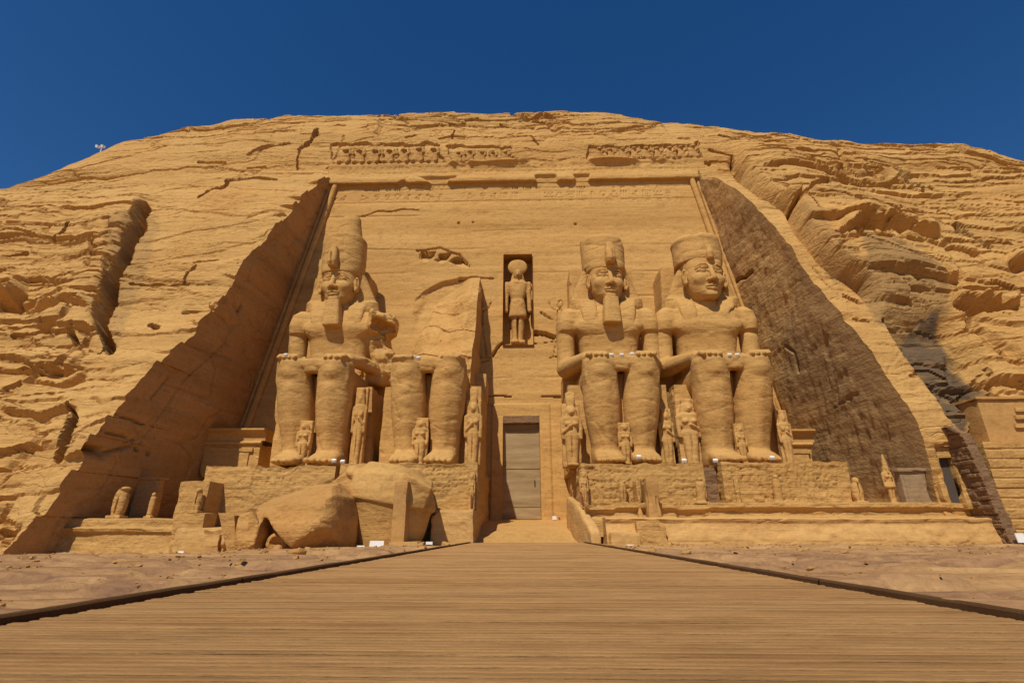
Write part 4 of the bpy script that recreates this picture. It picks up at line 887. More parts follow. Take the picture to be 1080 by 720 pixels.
fpx('queen', 'small_statue', 374, 408, 487, 31.6, 'slim queen figure right of the leftmost colossus\'s legs', G1, zb=ZP, wd=.6)
fpx('child', 'small_statue', 442, 440, 482, 30.9, 'small child figure between the shins of the broken colossus', G1, wd=1.15, zb=ZP)
fpx('plume', 'small_statue', 498, 408, 487, 31.6, 'tall crowned queen figure right of the broken colossus\'s legs, next to the doorway', G1, zb=ZP, wd=.9)
fpx('plume', 'small_statue', 604, 413, 487, 31.6, 'tall crowned queen figure left of the square-bearded colossus\'s legs, next to the doorway', G1, zb=ZP, wd=1.15)
fpx('child', 'small_statue', 661, 445, 485, 30.9, 'small child figure between the shins of the square-bearded colossus', G1, wd=1.1, zb=ZP)
fpx('queen', 'small_statue', 706, 430, 487, 32.2, 'queen figure right of the square-bearded colossus\'s legs', G1, zb=ZP, wd=.9)
fpx('queen', 'small_statue', 731, 420, 487, 32.0, 'pale queen figure left of the beardless colossus\'s legs', G1, zb=ZP, m=M_PALE, wd=1.2)
fpx('child', 'small_statue', 785, 446, 485, 30.9, 'small child figure between the shins of the beardless colossus', G1, wd=.9, zb=ZP)
fpx('queen', 'small_statue', 833, 432, 485, 32.2, 'queen figure right of the beardless colossus\'s legs', G1, zb=ZP, m=M_PALE, wd=.8)
# sun god in the niche
god = empty('god_statue', (-.62, 39.6, 14.8), 'falcon-headed sun god standing in the tall niche above the doorway', 'statue')
P, q = fig_mesh('sun_god', 700); s_ = 1.62; zs = 7.0 / 3.9 / s_
mesh('body', P * np.array([s_ * .95, s_, s_ * zs * 1.0]) + np.array([-.62, 40.1, 15.0]), q, M_STAT, god)
v = Vol((-1.0, -.4, -1.0), (1.0, .4, 1.0), .05); v.ell((0, 0, 0), (.86, .26, .80), .02); P, q = v.surf(); mesh('sun_disk', P + np.array([-.62, 40.1, 22.35]), q, M_STAT, god)
b = MB(); b.box(-1.8, .6, 39.6, 41., 14.6, 15.0, .2, .08, .1); P = np.vstack(b.v); mesh('ledge', P, np.vstack(b.f), M_FACE, god)
# ------------------------------------------------------------------ plinths
def plinth(x0, x1, y0, y1, z0, z1, name, label, seed, gl=(), rect=(), x0t=None, mat_=None, lip=True, cat='plinth', glz=(0, 99)):
    """block with a carved front"""
    E = empty(name, ((x0 + x1) / 2, y0, z0), label, cat, 'stone plinths under the colossi' if name == 'plinth' else None)
    xs = lin(x0, x1, .07); zs = lin(z0, z1, .07); A, B = np.meshgrid(xs, zs)
    d = .07 * fbm(A * .5, B * .7, 0, 4, seed) + .035 * fbm(A * 1.7, B * 4.5, 0, 4, seed + 1)
    v, e = cells(A / 2.6, B / 1.0, seed + 2); d -= .05 * ss(.05, 0, e); d += .03 * v
    for (a0, a1, b0, b1, cell, sd) in gl: d -= .07 * ((A > a0) & (A < a1) & (B > b0) & (B < b1)) * glyphs(A + 50, B + 3, cell, sd) * ss(-.45, .1, fbm(A * .5, B * .5, 0, 3, sd))
    for (a0, a1, b0, b1, dp) in rect: d -= dp * ss(a0 - .05, a0 + .03, A) * ss(a1 + .05, a1 - .03, A) * ss(b0 - .05, b0 + .03, B) * ss(b1 + .05, b1 - .03, B)
    rag = .22 * np.maximum(fbm(A * .6, B * 0, 0, 4, seed + 5), 0) + .08 * fbm(A * 2.2, B * 0, 0, 3, seed + 6)
    d = d - .5 * rag * ss(z1 - .5, z1, B)
    Z_ = B - rag * ss(z1 - .8, z1, B); Yv = y0 - d
    V = np.stack([A, Yv, Z_], -1); mb = MB(); mb.add(V, sheet(*A.shape))
    # side and top skins share the carved edge
    ny = max(4, int((y1 - y0) / .18)); t = np.linspace(0, 1, ny)
    for col, sg in ((0, -1), (-1, 1)):
        S = V[:, col][:, None] * (1 - t)[None, :, None] + np.stack([np.full(len(zs), xs[col]), np.full(len(zs), y1), Z_[:, col]], -1)[:, None] * t[None, :, None]
        nn = .06 * fbm(S[..., 1] * .7, S[..., 2] * 1.4, 0, 4, seed + 8) + .05 * cells(S[..., 1] / 1.1, S[..., 2] / .5, seed + 9)[0] - .04 * ss(.06, 0, cells(S[..., 1] / 1.1, S[..., 2] / .5, seed + 9)[1])
        S[..., 0] += sg * nn * ss(0, .1, t)[None]; mb.add(S, sheet(len(zs), ny, flip=(sg < 0)))
    Tt = V[-1][None] * (1 - t)[:, None, None] + np.stack([xs, np.full(len(xs), y1), np.full(len(xs), z1 - .05)], -1)[None] * t[:, None, None]
    mb.add(Tt, sheet(ny, len(xs)))
    mb.build('carved_block', mat_ or M_PED, E, smooth=True, attrs={'stain_shade': np.zeros(sum(len(v) for v in [x.reshape(-1, 3) for x in mb.v]))}); return E
def X29(px, y=510, Y=29.): return onY(px, y, Y)[0]
xa, xb, xc_, xd = X29(214), X29(353), X29(508), X29(612)
plinth(xa, xb - .05, 29, 38.5, -.6, 4.0, 'plinth', 'carved plinth under the leftmost colossus, half hidden by the fallen head', 801, gl=[(xa + 1, xb - .5, 2.3, 3.8, .72, 2)])
plinth(xb + .2, -2.72, 29, 38.5, -.6, 4.12, 'plinth', 'carved plinth under the broken colossus behind the fallen crown', 802, gl=[(-6.0, -3.1, 2.2, 4.0, .30, 3)], rect=[(-5.9, -3.4, 1.5, 4.0, .06)])
p3x = X29(744); p4x = X29(763)
plinth(2.98, p3x, 29, 38.5, -.3, 4.12, 'plinth', 'carved plinth under the square-bearded colossus right of the ramp', 803, gl=[(3.4, 6.2, 1.6, 4.0, .45, 4), (7.6, p3x - .2, 1.6, 4.0, .42, 5)], rect=[(3.25, 3.75, 1.3, 3.9, .16), (9.9 - .4, p3x - .25, 1.4, 3.2, .1)])
plinth(p4x, X29(898), 29, 38.5, -.3, 4.12, 'plinth', 'long carved plinth under the rightmost beardless colossus', 804, gl=[(p4x + .3, 16.8, 1.6, 4.0, .5, 6)])
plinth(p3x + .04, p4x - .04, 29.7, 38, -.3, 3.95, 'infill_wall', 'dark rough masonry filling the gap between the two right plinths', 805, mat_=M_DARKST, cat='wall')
# ------------------------------------------------------------------ ramp to the door with its parapets
rx, ry = np.meshgrid(lin(-2.9, 3.1, .12), lin(28.7, 39.3, .12)); rzz = np.interp(ry, [28.7, 29.2, 31.2, 33, 39.4], [-.12, .02, .55, .85, 1.42]) + .02 * fbm(rx, ry, 0, 4, 9)
tag(mesh('ramp', np.stack([rx, ry, rzz], -1), sheet(*rx.shape).reshape(-1, 4), M_PED, attrs={'stain_shade': 0 * rx}), kind='structure')
def thing_box(name, label, cat, boxes, m, group=None, **kw):
    b = MB(); a = dict(step=.16, amp=.04, rnd=.05, fr=1.1, seed=hash(label) % 97 if False else len(label) * 3); a.update(kw)
    for q_ in boxes: b.box(*q_, **a)
    return tag(b.build(name, m, smooth=False), label, cat, group)
v = Vol((2.2, 26.6, -.4), (4.2, 32.5, 2.6), .07)
v.loft(1, [26.9, 27.4, 28.6, 29.6, 32.4], [3.35, 3.28, 3.02, 2.82, 2.6], [0, .15, .55, .8, 1.0], [.26] * 5, [.45, .75, 1.05, 1.25, 1.5], 6, .03)
P, q = v.surf(); P = P + .05 * np.stack([fbm(P[:, 0], P[:, 1], P[:, 2], 4, 20 + k) for k in range(3)], -1)
tag(mesh('parapet', P, q, M_PALE), 'sloping stone parapet along the right side of the door ramp', 'parapet')
# terrace on the right: battered lower tier, moulding, upper tier with the small statues
def terrace(x0, x1, y0, zs_, ys_, name, label, m, seed, gaps=()):
    xs = lin(x0, x1, .10); tt = np.linspace(0, len(zs_) - 1, (len(zs_) - 1) * 8 + 1); zz = np.interp(tt, range(len(zs_)), zs_); yy = np.interp(tt, range(len(ys_)), ys_)
    A, Zz = np.meshgrid(xs, zz); Yy = np.broadcast_to(yy[:, None], A.shape) + y0
    n = .05 * fbm(A * .5, Zz * 2, 0, 4, seed) + .04 * fbm(A * 1.6, Zz * 4, 0, 3, seed + 1) - .04 * ss(.05, 0, cells(A / 2.2, Zz / .8, seed + 2)[1]); er = np.maximum(fbm(A * .4, Zz * .8, 0, 4, seed + 3), 0) * .28
    for g0, g1, dp in gaps: er = er + dp * ss(g0 - .1, g0 + .1, A) * ss(g1 + .1, g1 - .1, A)
    P = np.stack([A, Yy - n + er * .8, Zz - er * ss(zs_[0] + .3, zs_[-1], Zz) * .4], -1); mb = MB(); mb.add(P, sheet(*A.shape))
    for col, sg in ((0, -1), (-1, 1)):
        t = np.linspace(0, 1, 16); S = P[:, col][:, None] * (1 - t)[None, :, None] + np.stack([np.full(len(zz), xs[col]), np.full(len(zz), y0 + ys_[-1]), P[:, col, 2]], -1)[:, None] * t[None, :, None]; mb.add(S, sheet(len(zz), 16, flip=sg < 0))
    return tag(mb.build(name, m, smooth=True, attrs={'stain_shade': np.zeros(sum(v.size // 3 for v in mb.v))}), label, 'terrace')
tx0 = onY(640, 560, 27.)[0]; tx1 = onY(1057, 560, 27.)[0]
terrace(tx0, tx1, 27.0, [-.2, .15, .95, 1.05, 1.15, 1.22, 1.22], [0, .02, .25, .20, .16, .3, 3.0], 'lower_terrace', 'low pale battered terrace wall along the foot of the right plinths', M_PALE, 831)
tu0 = onY(618, 545, 28.)[0]; tu1 = onY(1047, 545, 28.)[0]
terrace(tu0, tu1, 28.0, [.3, 1.25, 1.32, 1.55, 1.72, 1.95, 1.95, 1.95], [0, .05, .22, .22, .02, .05, .1, 6.5], 'upper_terrace', 'upper terrace ledge carrying the small statues before the right plinths', M_PED, 835, gaps=[(3.2, 4.6, .3), (7.8, 9.4, .25)])
lx0, lx1 = onY(60, 570, 27.)[0], onY(190, 570, 27.)[0]
terrace(lx0, lx1, 26.9, [-.7, .45, .55, .70, .78, 1.15, 1.2, 1.2], [0, .15, .02, .0, .25, .28, .5, 9.0], 'left_terrace', 'low terrace wall at the foot of the shaded left recess', M_PED, 841)
XX = lambda px, Y, y=540: onY(px, y, Y)[0]; ZZ = lambda py, Y, x=540: onY(x, py, Y)[2]
thing_box('stone_block', 'squared stone block under the left falcon statue', 'block', [(XX(183, 27.6), XX(215, 27.6), 27.6, 31, -.6, ZZ(507, 27.6, 200) - 0)], M_PED, rnd=.08, amp=.06)
thing_box('stone_step', 'lower step of masonry in front of the left falcon statue', 'block', [(XX(186, 27.0), XX(218, 27.0), 26.9, 28, -.6, ZZ(541, 27.0, 200))], M_PED, rnd=.08, amp=.06)
thing_box('patched_wall', 'low wall of pale irregular stones beside the fallen head', 'wall', [(XX(188, 26.6), XX(243, 26.6), 26.6, 29, -.7, ZZ(556, 26.6, 210))], M_PALE, rnd=.12, amp=.10)
# small statues standing on the terraces
G2 = 'small statues along the terraces'
fpx('worn_falcon', 'falcon_statue', 123, 513, 546, 28.2, 'broad headless falcon statue on the left terrace wall', G2, zb=1.2, m=M_PED)
fpx('stump', 'worn_statue', 157, 519, 546, 28.4, 'thin worn upright statue on the left terrace, right of the headless falcon', G2, zb=1.2, m=M_PED, wd=.7)
fpx('falcon', 'falcon_statue', 206, 514, 541, 27.3, 'falcon statue standing before the block beside the leftmost plinth', G2, m=M_PED, wd=.9)
fpx('worn_falcon', 'falcon_statue', 658, 506, 531, 28.55, 'slim worn falcon against the plinth, left of the paired pillars', G2, zb=1.9, m=M_PED, wd=.7)
fpx('stump', 'worn_statue', 740, 503, 529, 28.5, 'worn stump statue before the dark infill wall', G2, zb=1.9, m=M_PED, wd=1.1)
fpx('child', 'worn_statue', 780, 504, 529, 28.5, 'thin standing figure against the rightmost plinth, right of the dark infill', G2, zb=1.9, m=M_PED, wd=.7)
fpx('stump', 'worn_statue', 822, 500, 531, 28.5, 'tapering worn statue at the middle of the rightmost plinth', G2, zb=1.9, m=M_PED, wd=.9)
fpx('falcon', 'worn_statue', 860, 519, 531, 28.5, 'smallest broken statue stub near the right end of the rightmost plinth', G2, zb=1.9, m=M_PED, wd=.5)
fpx('falcon', 'falcon_statue', 907, 503, 531, 28.7, 'falcon statue just beyond the right end of the plinths', G2, zb=1.9, m=M_STAT, wd=.95)
fpx('king', 'royal_statue', 943, 479, 531, 28.8, 'slender standing king in a tall white-crown shape before the right recess wall', G2, zb=1.9, m=M_STAT, wd=.92)
fpx('child', 'small_statue', 497, 497, 538, 28.7, 'narrow figure at the corner of the broken colossus\'s plinth by the ramp', G2, m=M_STAT, wd=.6)
fpx('child', 'small_statue', 617, 495, 536, 28.8, 'narrow figure at the corner of the plinth right of the ramp', G2, m=M_STAT, wd=.8)
# ------------------------------------------------------------------ fallen pieces of the broken colossus
def rock(name, label, cat, c, r, cuts, seed, m=M_FALL, vox=.08, amp=.12, n=5.0, extra=None, rot=None):
    c = np.array(c, float); v = Vol(c - np.array(r) * 1.15 - .2, c + np.array(r) * 1.15 + .2, vox)
    v.loft(2, [c[2] - r[2], c[2] - r[2] * .5, c[2], c[2] + r[2] * .6, c[2] + r[2]], [c[0]] * 5, [c[1]] * 5, [r[0] * .92, r[0], r[0], r[0] * .9, r[0] * .6], [r[1] * .9, r[1], r[1], r[1] * .9, r[1] * .55], n, .05)
    for nrm, off in cuts:
        nrm = np.array(nrm, float); nrm /= np.linalg.norm(nrm)
        v.put(c - np.array(r) * 2, c + np.array(r) * 2, lambda X, Y, Z: off - ((X - c[0]) * nrm[0] + (Y - c[1]) * nrm[1] + (Z - c[2]) * nrm[2]), .05, '-')
    if extra: extra(v, c)
    P, q = v.surf(); d = cells(P[:, 0] / 1.4, P[:, 2] / .9, seed)[0]
    P[:, 1] -= amp * fbm(P[:, 0] * .8, P[:, 1] * .8, P[:, 2] * 1.3, 5, seed) + amp * .5 * d; P[:, 2] += amp * .6 * fbm(P[:, 0] * .8, P[:, 1] * .8, P[:, 2] * 1.3, 4, seed + 4); P[:, 0] += amp * .6 * fbm(P[:, 0] * .9, P[:, 1] * .9, P[:, 2] * 1.3, 4, seed + 6)
    return tag(mesh(name, P, q, m, smooth=False), label, cat)
# head block, lying on its side, with the pleated headcloth at its left and the ear at the bottom
hx0, hx1 = onY(262, 560, 24.)[0], onY(364, 560, 24.)[0]; hz = onY(300, 511, 24.)[2]; hb_ = onY(300, 583, 24.)[2]
def ext(v, c):
    for k, (x, tz) in enumerate(((onY(246, 560, 22.8)[0], 537), (onY(262, 560, 22.6)[0], 541))):
        pass
    ex, _, ez = onY(287, 568, 22.4)
    xl_ = onY(273, 568, 22.4)[0]; zt_ = onY(273, 542, 22.4)[2]; zb_ = onY(317, 586, 22.4); sl_ = (zt_ - zb_[2]) / (zb_[0] - xl_)
    v.put((xl_ - 1, 21, -2), (zb_[0] + .5, 23.3, zt_ + .5), lambda X, Y, Z: np.maximum(np.maximum(xl_ - X, (Z - zt_ + sl_ * (X - xl_)) / math.hypot(1, sl_)), Y - 23.7), .06, '-'); v.ell((ex + .1, 23.0, ez - .2), (.55, .6, .5), .08); v.ell((ex + .12, 22.45, ez - .15), (.26, .35, .26), .05, '-'); v.ell((ex + .65, 23.1, ez - .5), (.3, .4, .25), .08)
    v.ell((ex + 2.9, 21.9, ez + .55), (.55, .35, .3), .15, '-')
rock('fallen_boulder', 'huge fallen head block lying on its side with an ear at its base', 'boulder', ((hx0 + hx1) / 2, 24.6, (hz + hb_) / 2 - .1), ((hx1 - hx0) / 2, 2.5, (hz - hb_) / 2 + .25),
     [((-.27, -.3, 1), 1.22), ((.05, -.75, .8), 2.0), ((.9, -.2, .45), 2.5), ((.6, -.6, -.75), 2.35), ((.75, -.3, -.6), 2.65), ((-.1, -1, .35), 2.15)], 901, amp=.13, extra=ext)
# pleated lappet blocks at its left end
def wedge(name, label, pts, y0, y1, m, seed):
    """upright block with a four-cornered front (pixels at depth y0)"""
    f = np.array([onY(x, y, y0) for x, y in pts]); f = f[[0, 1, 2, 3]]; bk = f.copy(); bk[:, 1] = y1
    n = 16; u, w_ = np.meshgrid(np.linspace(0, 1, n), np.linspace(0, 1, n), indexing='ij'); mb = MB()
    def q4(a, b_, c, d):
        P = a * ((1 - u) * (1 - w_))[..., None] + b_ * (u * (1 - w_))[..., None] + c * (u * w_)[..., None] + d * ((1 - u) * w_)[..., None]
        P = P + .05 * np.stack([fbm(P[..., 0], P[..., 1], P[..., 2], 4, seed + k) for k in range(3)], -1); mb.add(P, sheet(n, n, True))
    q4(f[3], f[2], f[1], f[0]) if False else q4(f[0], f[3], f[2], f[1]); q4(bk[0], bk[1], bk[2], bk[3]); q4(f[0], f[1], bk[1], bk[0]); q4(f[1], f[2], bk[2], bk[1]); q4(f[2], f[3], bk[3], bk[2]); q4(f[3], f[0], bk[0], bk[3])
    return tag(mb.build(name, m, smooth=False), label, 'block')
wedge('headcloth_fragment', 'tapering smooth fragment at the far left of the fallen head', [(230, 541), (247, 543), (249, 585), (240, 585)], 22.6, 25.5, M_FALL, 11)
wedge('headcloth_fragment', 'upright slab touching the left side of the fallen ear', [(264, 536), (272, 550), (271, 585), (258, 585)], 22.3, 25, M_FALL, 12)
wedge('headcloth_fragment', 'recessed filler slab coloured dark for the shade between the two left fragments of the fallen head', [(247, 547), (264, 537), (260, 585), (249, 585)], 23.1, 25, M_DARKST, 13)  # dark stone colour stands in for the shade in this recess
# crown drum, upside down
cxp = onY(404, 560, 26.0)[0]; zt = [ZZ(578, 25.6, 404), ZZ(556, 25.6, 404), ZZ(533, 25.6, 404), ZZ(529, 25.6, 404), ZZ(519, 25.6, 404), ZZ(500, 25.8, 404), ZZ(489, 26.2, 404)]
v = Vol((cxp - 2.9, 24, -.9), (cxp + 2.9, 30.5, zt[-1] + .8), .075)
wr = [1.55, 1.80, 2.02, 2.24, 2.20, 1.80, 1.25]
v.loft(2, [-.8] + zt, [cxp] * 8, [27.2] * 8, [1.6] + wr, [1.55, 1.6, 1.8, 2.0, 2.15, 2.1, 1.8, 1.2], 2.05, .04)
v.box((cxp + 1.25, 26.9, zt[5] - .35), (.75, 1.2, .6), .08, .12, R=euler(.2, .3, .2)).ell((cxp - 2.0, 27.4, zt[5] - .2), (.5, 1, .5), .2).ell((cxp + 2.35, 26.0, zt[5] + .35), (.45, .8, .6), .15, '-').ell((cxp - 1.9, 26.0, zt[6] + .1), (.8, .8, .5), .2, '-')
P, q = v.surf(); hi_ = ss(zt[3], zt[5], P[:, 2]); P[:, 2] -= .17 * (P[:, 0] - cxp) * ss(-.5, zt[3], P[:, 2]); P[:, 1] -= (.04 + .12 * hi_) * fbm(P[:, 0] * .9, P[:, 1] * .9, P[:, 2] * 1.5, 5, 921); P[:, 0] += (.03 + .08 * hi_) * fbm(P[:, 0] * .9, P[:, 1] * .9, P[:, 2] * 1.5, 5, 925)
tag(mesh('fallen_drum', P, q, M_STAT), 'big fallen crown drum standing upside down before the broken colossus', 'boulder')
rock('broken_rock', 'rough broken rock wedged between the fallen crown and the plinth', 'boulder', (XX(437, 28, 520), 28.2, ZZ(520, 28)), (.95, .8, 1.25), [((.8, -.2, .6), .75)], 931, amp=.15)
rock('broken_rock', 'small rough rock wedged between the fallen head and the fallen crown', 'boulder', (XX(362, 26.5, 500), 27.4, ZZ(509, 26.5)), (.7, .8, 1.0), [((-.6, -.2, .6), .55)], 935, amp=.15)
# pillar stelae
thing_box('stone_pillar', 'smooth square pillar standing in front of the fallen crown', 'pillar', [(XX(414, 25.0), XX(428, 25.0), 25.0, 26.4, -.5, ZZ(507, 25.0))], M_SMOOTH, amp=.03, rnd=.04)
thing_box('pillar_base', 'broad low stone base under the pillar before the fallen crown', 'block', [(XX(409, 24.7, 575), XX(440, 24.7, 575), 24.7, 26.6, -.6, ZZ(571, 24.7))], M_PALE, amp=.05)
thing_box('stone_pillar', 'narrow left pillar of the pair against the right plinth', 'pillar', [(XX(673, 28), XX(678, 28), 28.0, 29.1, 0.2, ZZ(506, 28))], M_PED, amp=.03, rnd=.04)
thing_box('stone_pillar', 'broad right pillar of the pair against the right plinth', 'pillar', [(XX(684, 27.6), XX(698, 27.6), 27.6, 29.1, .2, ZZ(503, 27.6))], M_SMOOTH, amp=.03, rnd=.04)
thing_box('pillar_base', 'stone base under the pair of pillars on the right terrace', 'block', [(XX(672, 26.8, 565), XX(704, 26.8, 565), 26.7, 28.2, -.2, ZZ(549, 26.8))], M_PED, amp=.05)
thing_box('stone_block', 'massive squared block at the left foot of the door ramp', 'block', [(XX(455, 27.6), XX(500, 27.6), 27.6, 32, -.5, ZZ(537, 27.6))], M_PALE, amp=.07, rnd=.1)
thing_box('stone_block', 'pale low block at the right foot of the door ramp', 'block', [(XX(642, 26.6), XX(673, 26.6), 26.5, 27.4, -.2, ZZ(561, 26.6))], M_PALE, amp=.05, rnd=.08)
# side chapels in the corners of the recess
def chapel(px0, px1, y0p, y1p, Y, label, gap=True):
    x0, x1 = XX(px0, Y, 470), XX(px1, Y, 470); z0, z1 = ZP - .2, ZZ(y0p, Y)
    E = empty('side_chapel', ((x0 + x1) / 2, Y, z0), label, 'chapel')
    b = MB(); b.box(x0, x1, Y, 38.6, z0, z1 - .95, .2, .04, .05, seed=3); b.build('wall', M_STAT, E)
    b = MB(); b.tube([(x0 - .05, Y - .02, z1 - .90), (x1 + .05, Y - .02, z1 - .90)], .15, 10); b.build('torus_moulding', M_STAT, E, smooth=True)
    prof_ = [(0, -.75), (.02, -.45), (.10, -.25), (.30, -.10), (.38, -.04), (.38, .08), (-2.5, .08)]
    xs = lin(x0 - .25, x1 + .25, .2); P = np.array([[(x, Y - o_, z1 + dz) for x in xs] for o_, dz in prof_]); mb = MB(); mb.add(P, sheet(len(prof_), len(xs)))
    for xx_, fl in ((xs[0], 0), (xs[-1], 1)):
        mb.add([(xx_, Y - o_, z1 + dz) for o_, dz in prof_] + [(xx_, Y + 2.5, z1 - .75)], [[0, 1, 2, 7] if fl else [7, 2, 1, 0], [2, 3, 4, 7] if fl else [7, 4, 3, 2], [4, 5, 6, 7] if fl else [7, 6, 5, 4]])
    mb.build('cornice', M_STAT, E)
    w3 = (x1 - x0); b = MB(); b.box(x0 + w3 * .18, x1 - w3 * .18, Y - .10, Y + .1, z0, z1 - 1.35, .2, .02); b.box(x0 + w3 * .12, x1 - w3 * .12, Y - .16, Y + .1, z1 - 1.5, z1 - 1.25, .2, .02); b.build('door_frame', M_STAT, E)
    return E
chapel(216, 275, 452, 490, 35.5, 'small cornice-topped chapel in the shaded left corner of the recess')
chapel(823, 856, 456, 487, 35.0, 'small cornice-topped chapel in the right corner of the recess')
# things standing against the side walls
def framed(px0, px1, yt, yb, Y, label, m, name='stela', lean=0.):
    x0, x1, z0, z1 = XX(px0, Y, yb), XX(px1, Y, yb), ZZ(yb, Y, (px0 + px1) / 2), ZZ(yt, Y, (px0 + px1) / 2)
    E = empty(name, ((x0 + x1) / 2, Y, z0), label, 'stela'); b = MB(); b.box(x0, x1, Y, Y + .5, z0 - .2, z1, .15, .02, .03); b.build('slab', m, E)
    b = MB(); b.box(x0 - .15, x1 + .2, Y - .12, Y + .55, z1 - .05, z1 + .14, .15, .02, .03); b.build('coping', m, E)
    b = MB(); b.box(x0 + .15, x1 - .15, Y - .03, Y + .02, z0 + .1, z1 - .25, .2, .008); b.build('inner_panel', m, E); return E
framed(957, 985, 496, 532, 28.3, 'flat grey stela leaning against the foot of the right recess wall', M_GREY)
framed(135, 160, 505, 545, 30.6, 'large framed stela in the shade behind the left terrace statues', M_SIDE_L)
# pylon-shaped gateway with its dark doorway
gY = 27.9; gx0, gx1 = XX(997, gY, 530), XX(1038, gY, 530); gz0 = 1.6; gz1 = ZZ(471, gY, 1005)
E = empty('gateway', ((gx0 + gx1) / 2, gY, gz0), 'small pylon-shaped stone gateway with a dark doorway at the right of the recess', 'gateway')
d0, d1 = XX(1004, gY, 530), XX(1019, gY, 530); dz = ZZ(482, gY, 1008)
b = MB(); b.box(gx0, d0, gY, gY + .5, gz0, gz1, .18, .05, .06, seed=5); b.build('jamb', M_PED, E); b = MB(); b.box(d1, gx1, gY, gY + .5, gz0, gz1, .18, .05, .06, seed=6); b.build('jamb', M_PED, E)
b = MB(); b.box(d0 - .003, d1 + .003, gY + .05, gY + .5, dz, gz1 - .02, .18, .03, .0); b.build('lintel', M_PED, E); b = MB(); b.box(d0 - .01, d1 + .01, gY + .38, gY + .48, gz0, dz + .02, .3); b.build('door', M_IRON, E)  # the door sheet is a dark fill for the unlit inside of the opening
b = MB(); b.box(gx0 - .12, d1 + .1, gY - .12, gY + .55, gz1, gz1 + .22, .18, .015, .03); b.build('coping', M_PED, E)
# mud-brick wall running forward and the coursed stone wall beyond it
bx = XX(1063, 27., 572); by0, by1 = 26.8, 32.5; zt_ = ZZ(463, 32, 1035)
ys = lin(by0, by1, .06); zs = lin(-.3, 7.2, .06); A, B = np.meshgrid(ys, zs); top = np.interp(A, [26.8, 27.4, 29., 32.5], [5.3, 5.6, 5.9, 6.4]) + .15 * fbm(A * 1.5, B * 0, 0, 3, 5)
course = np.floor(B / .22); off = (course % 2) * .25; ub, vb = ((A + off) / .5) % 1, (B / .22) % 1
mort = np.minimum(np.minimum(ub, 1 - ub) * .5, np.minimum(vb, 1 - vb) * .22); dd = .07 * ss(0, .03, mort) + .10 * h32(np.floor((A + off) / .5), course, 3) + .12 * fbm(A * .5, B * .6, 0, 4, 7)
bxl = np.interp(B, [0, 7], [0, -.9]); mb = MB(); V_ = np.stack([bx + bxl - dd, A, np.minimum(B, top)], -1); mb.add(V_, sheet(len(zs), len(ys), True)); 
fr = V_[:, 0]; t = np.linspace(0, 1, 8); mb.add(fr[:, None] * (1 - t)[None, :, None] + (fr + np.array([.5, 0, 0]))[:, None] * t[None, :, None], sheet(len(zs), 8))
ft = V_[-1]; mb.add(ft[:, None] + t[None, :, None] * np.array([.5, 0, 0]), sheet(len(ys), 8, False))
tag(mb.build('brick_wall', M_DARKST, smooth=False), 'dark mud-brick wall beside the gateway at the far right', 'wall')
def masonry(name, label, x0, x1, Y, z0, z1, ch, bw, m, seed, depth=6, gapw=.03, amp=.06, batter=.0):
    xs = lin(x0, x1, .06); zs = lin(z0, z1, .05); A, B = np.meshgrid(xs, zs); c = np.floor((B - z0) / ch + .25 * fbm(A * .1, B * 0, 0, 2, seed)); o_ = h32(c, 1, seed) * bw; u = ((A + o_) / bw) % 1; vv = ((B - z0) / ch + .25 * fbm(A * .1, B * 0, 0, 2, seed)) % 1
    mo = np.minimum(np.minimum(u, 1 - u) * bw, np.minimum(vv, 1 - vv) * ch); d = .06 * ss(0, gapw * 2, mo) + amp * 1.5 * h32(np.floor((A + o_) / bw), c, seed + 1) + amp * fbm(A * .8, B * 1.6, 0, 4, seed + 2)
    rag = .12 * fbm(A * .9, B * 0, 0, 3, seed + 4); V = np.stack([A, Y - d + batter * (B - z0), B + rag * ss(z1 - .4, z1, B)], -1); mb = MB(); mb.add(V, sheet(*A.shape)); t = np.linspace(0, 1, 24)
    L = V[:, 0]; mb.add(L[:, None] * (1 - t)[None, :, None] + np.stack([L[:, 0], L[:, 1] + depth, L[:, 2]], -1)[:, None] * t[None, :, None], sheet(len(zs), 24, True))
    T_ = V[-1]; mb.add(T_[None] * (1 - t)[:, None, None] + (T_ + np.array([0, depth, 0]))[None] * t[:, None, None], sheet(24, len(xs)))
    return tag(mb.build(name, m, smooth=False, attrs={'stain_shade': np.zeros(sum(v.size // 3 for v in mb.v))}), label, 'wall')
masonry('stone_wall', 'coursed weathered stone wall at the right edge of the picture', bx + .35, bx + 16, 27.2, -.3, ZZ(466, 27.2, 1060), .48, 2.6, M_PED, 51)
bY = 27.9; b0 = XX(1044, bY, 465); E = empty('guard_building', (b0 + 4, bY, 5), 'plain smooth-walled building above the stone wall at the far right', 'building')
b = MB(); b.box(b0, b0 + 12, bY, bY + 8, ZZ(470, bY, 1044) - .8, ZZ(421, bY, 1050), .3, .015, .02); b.build('wall', M_SMOOTH, E)
b = MB(); b.box(b0 - .12, b0 + 12.1, bY - .12, bY + 8.1, ZZ(421, bY, 1050), ZZ(419, bY, 1050) + .03, .3, .01); b.build('roof_coping', M_SMOOTH, E)
for k, yp in enumerate((432, 440, 449)): b = MB(); b.box(XX(1069, bY, yp), b0 + 9, bY - .14, bY + .05, ZZ(yp + 2.2, bY, 1070), ZZ(yp - 2.2, bY, 1070), .2, .03, .03, seed=k); b.build('stone_band', M_PALE, E)
rs = np.random.RandomState(5)
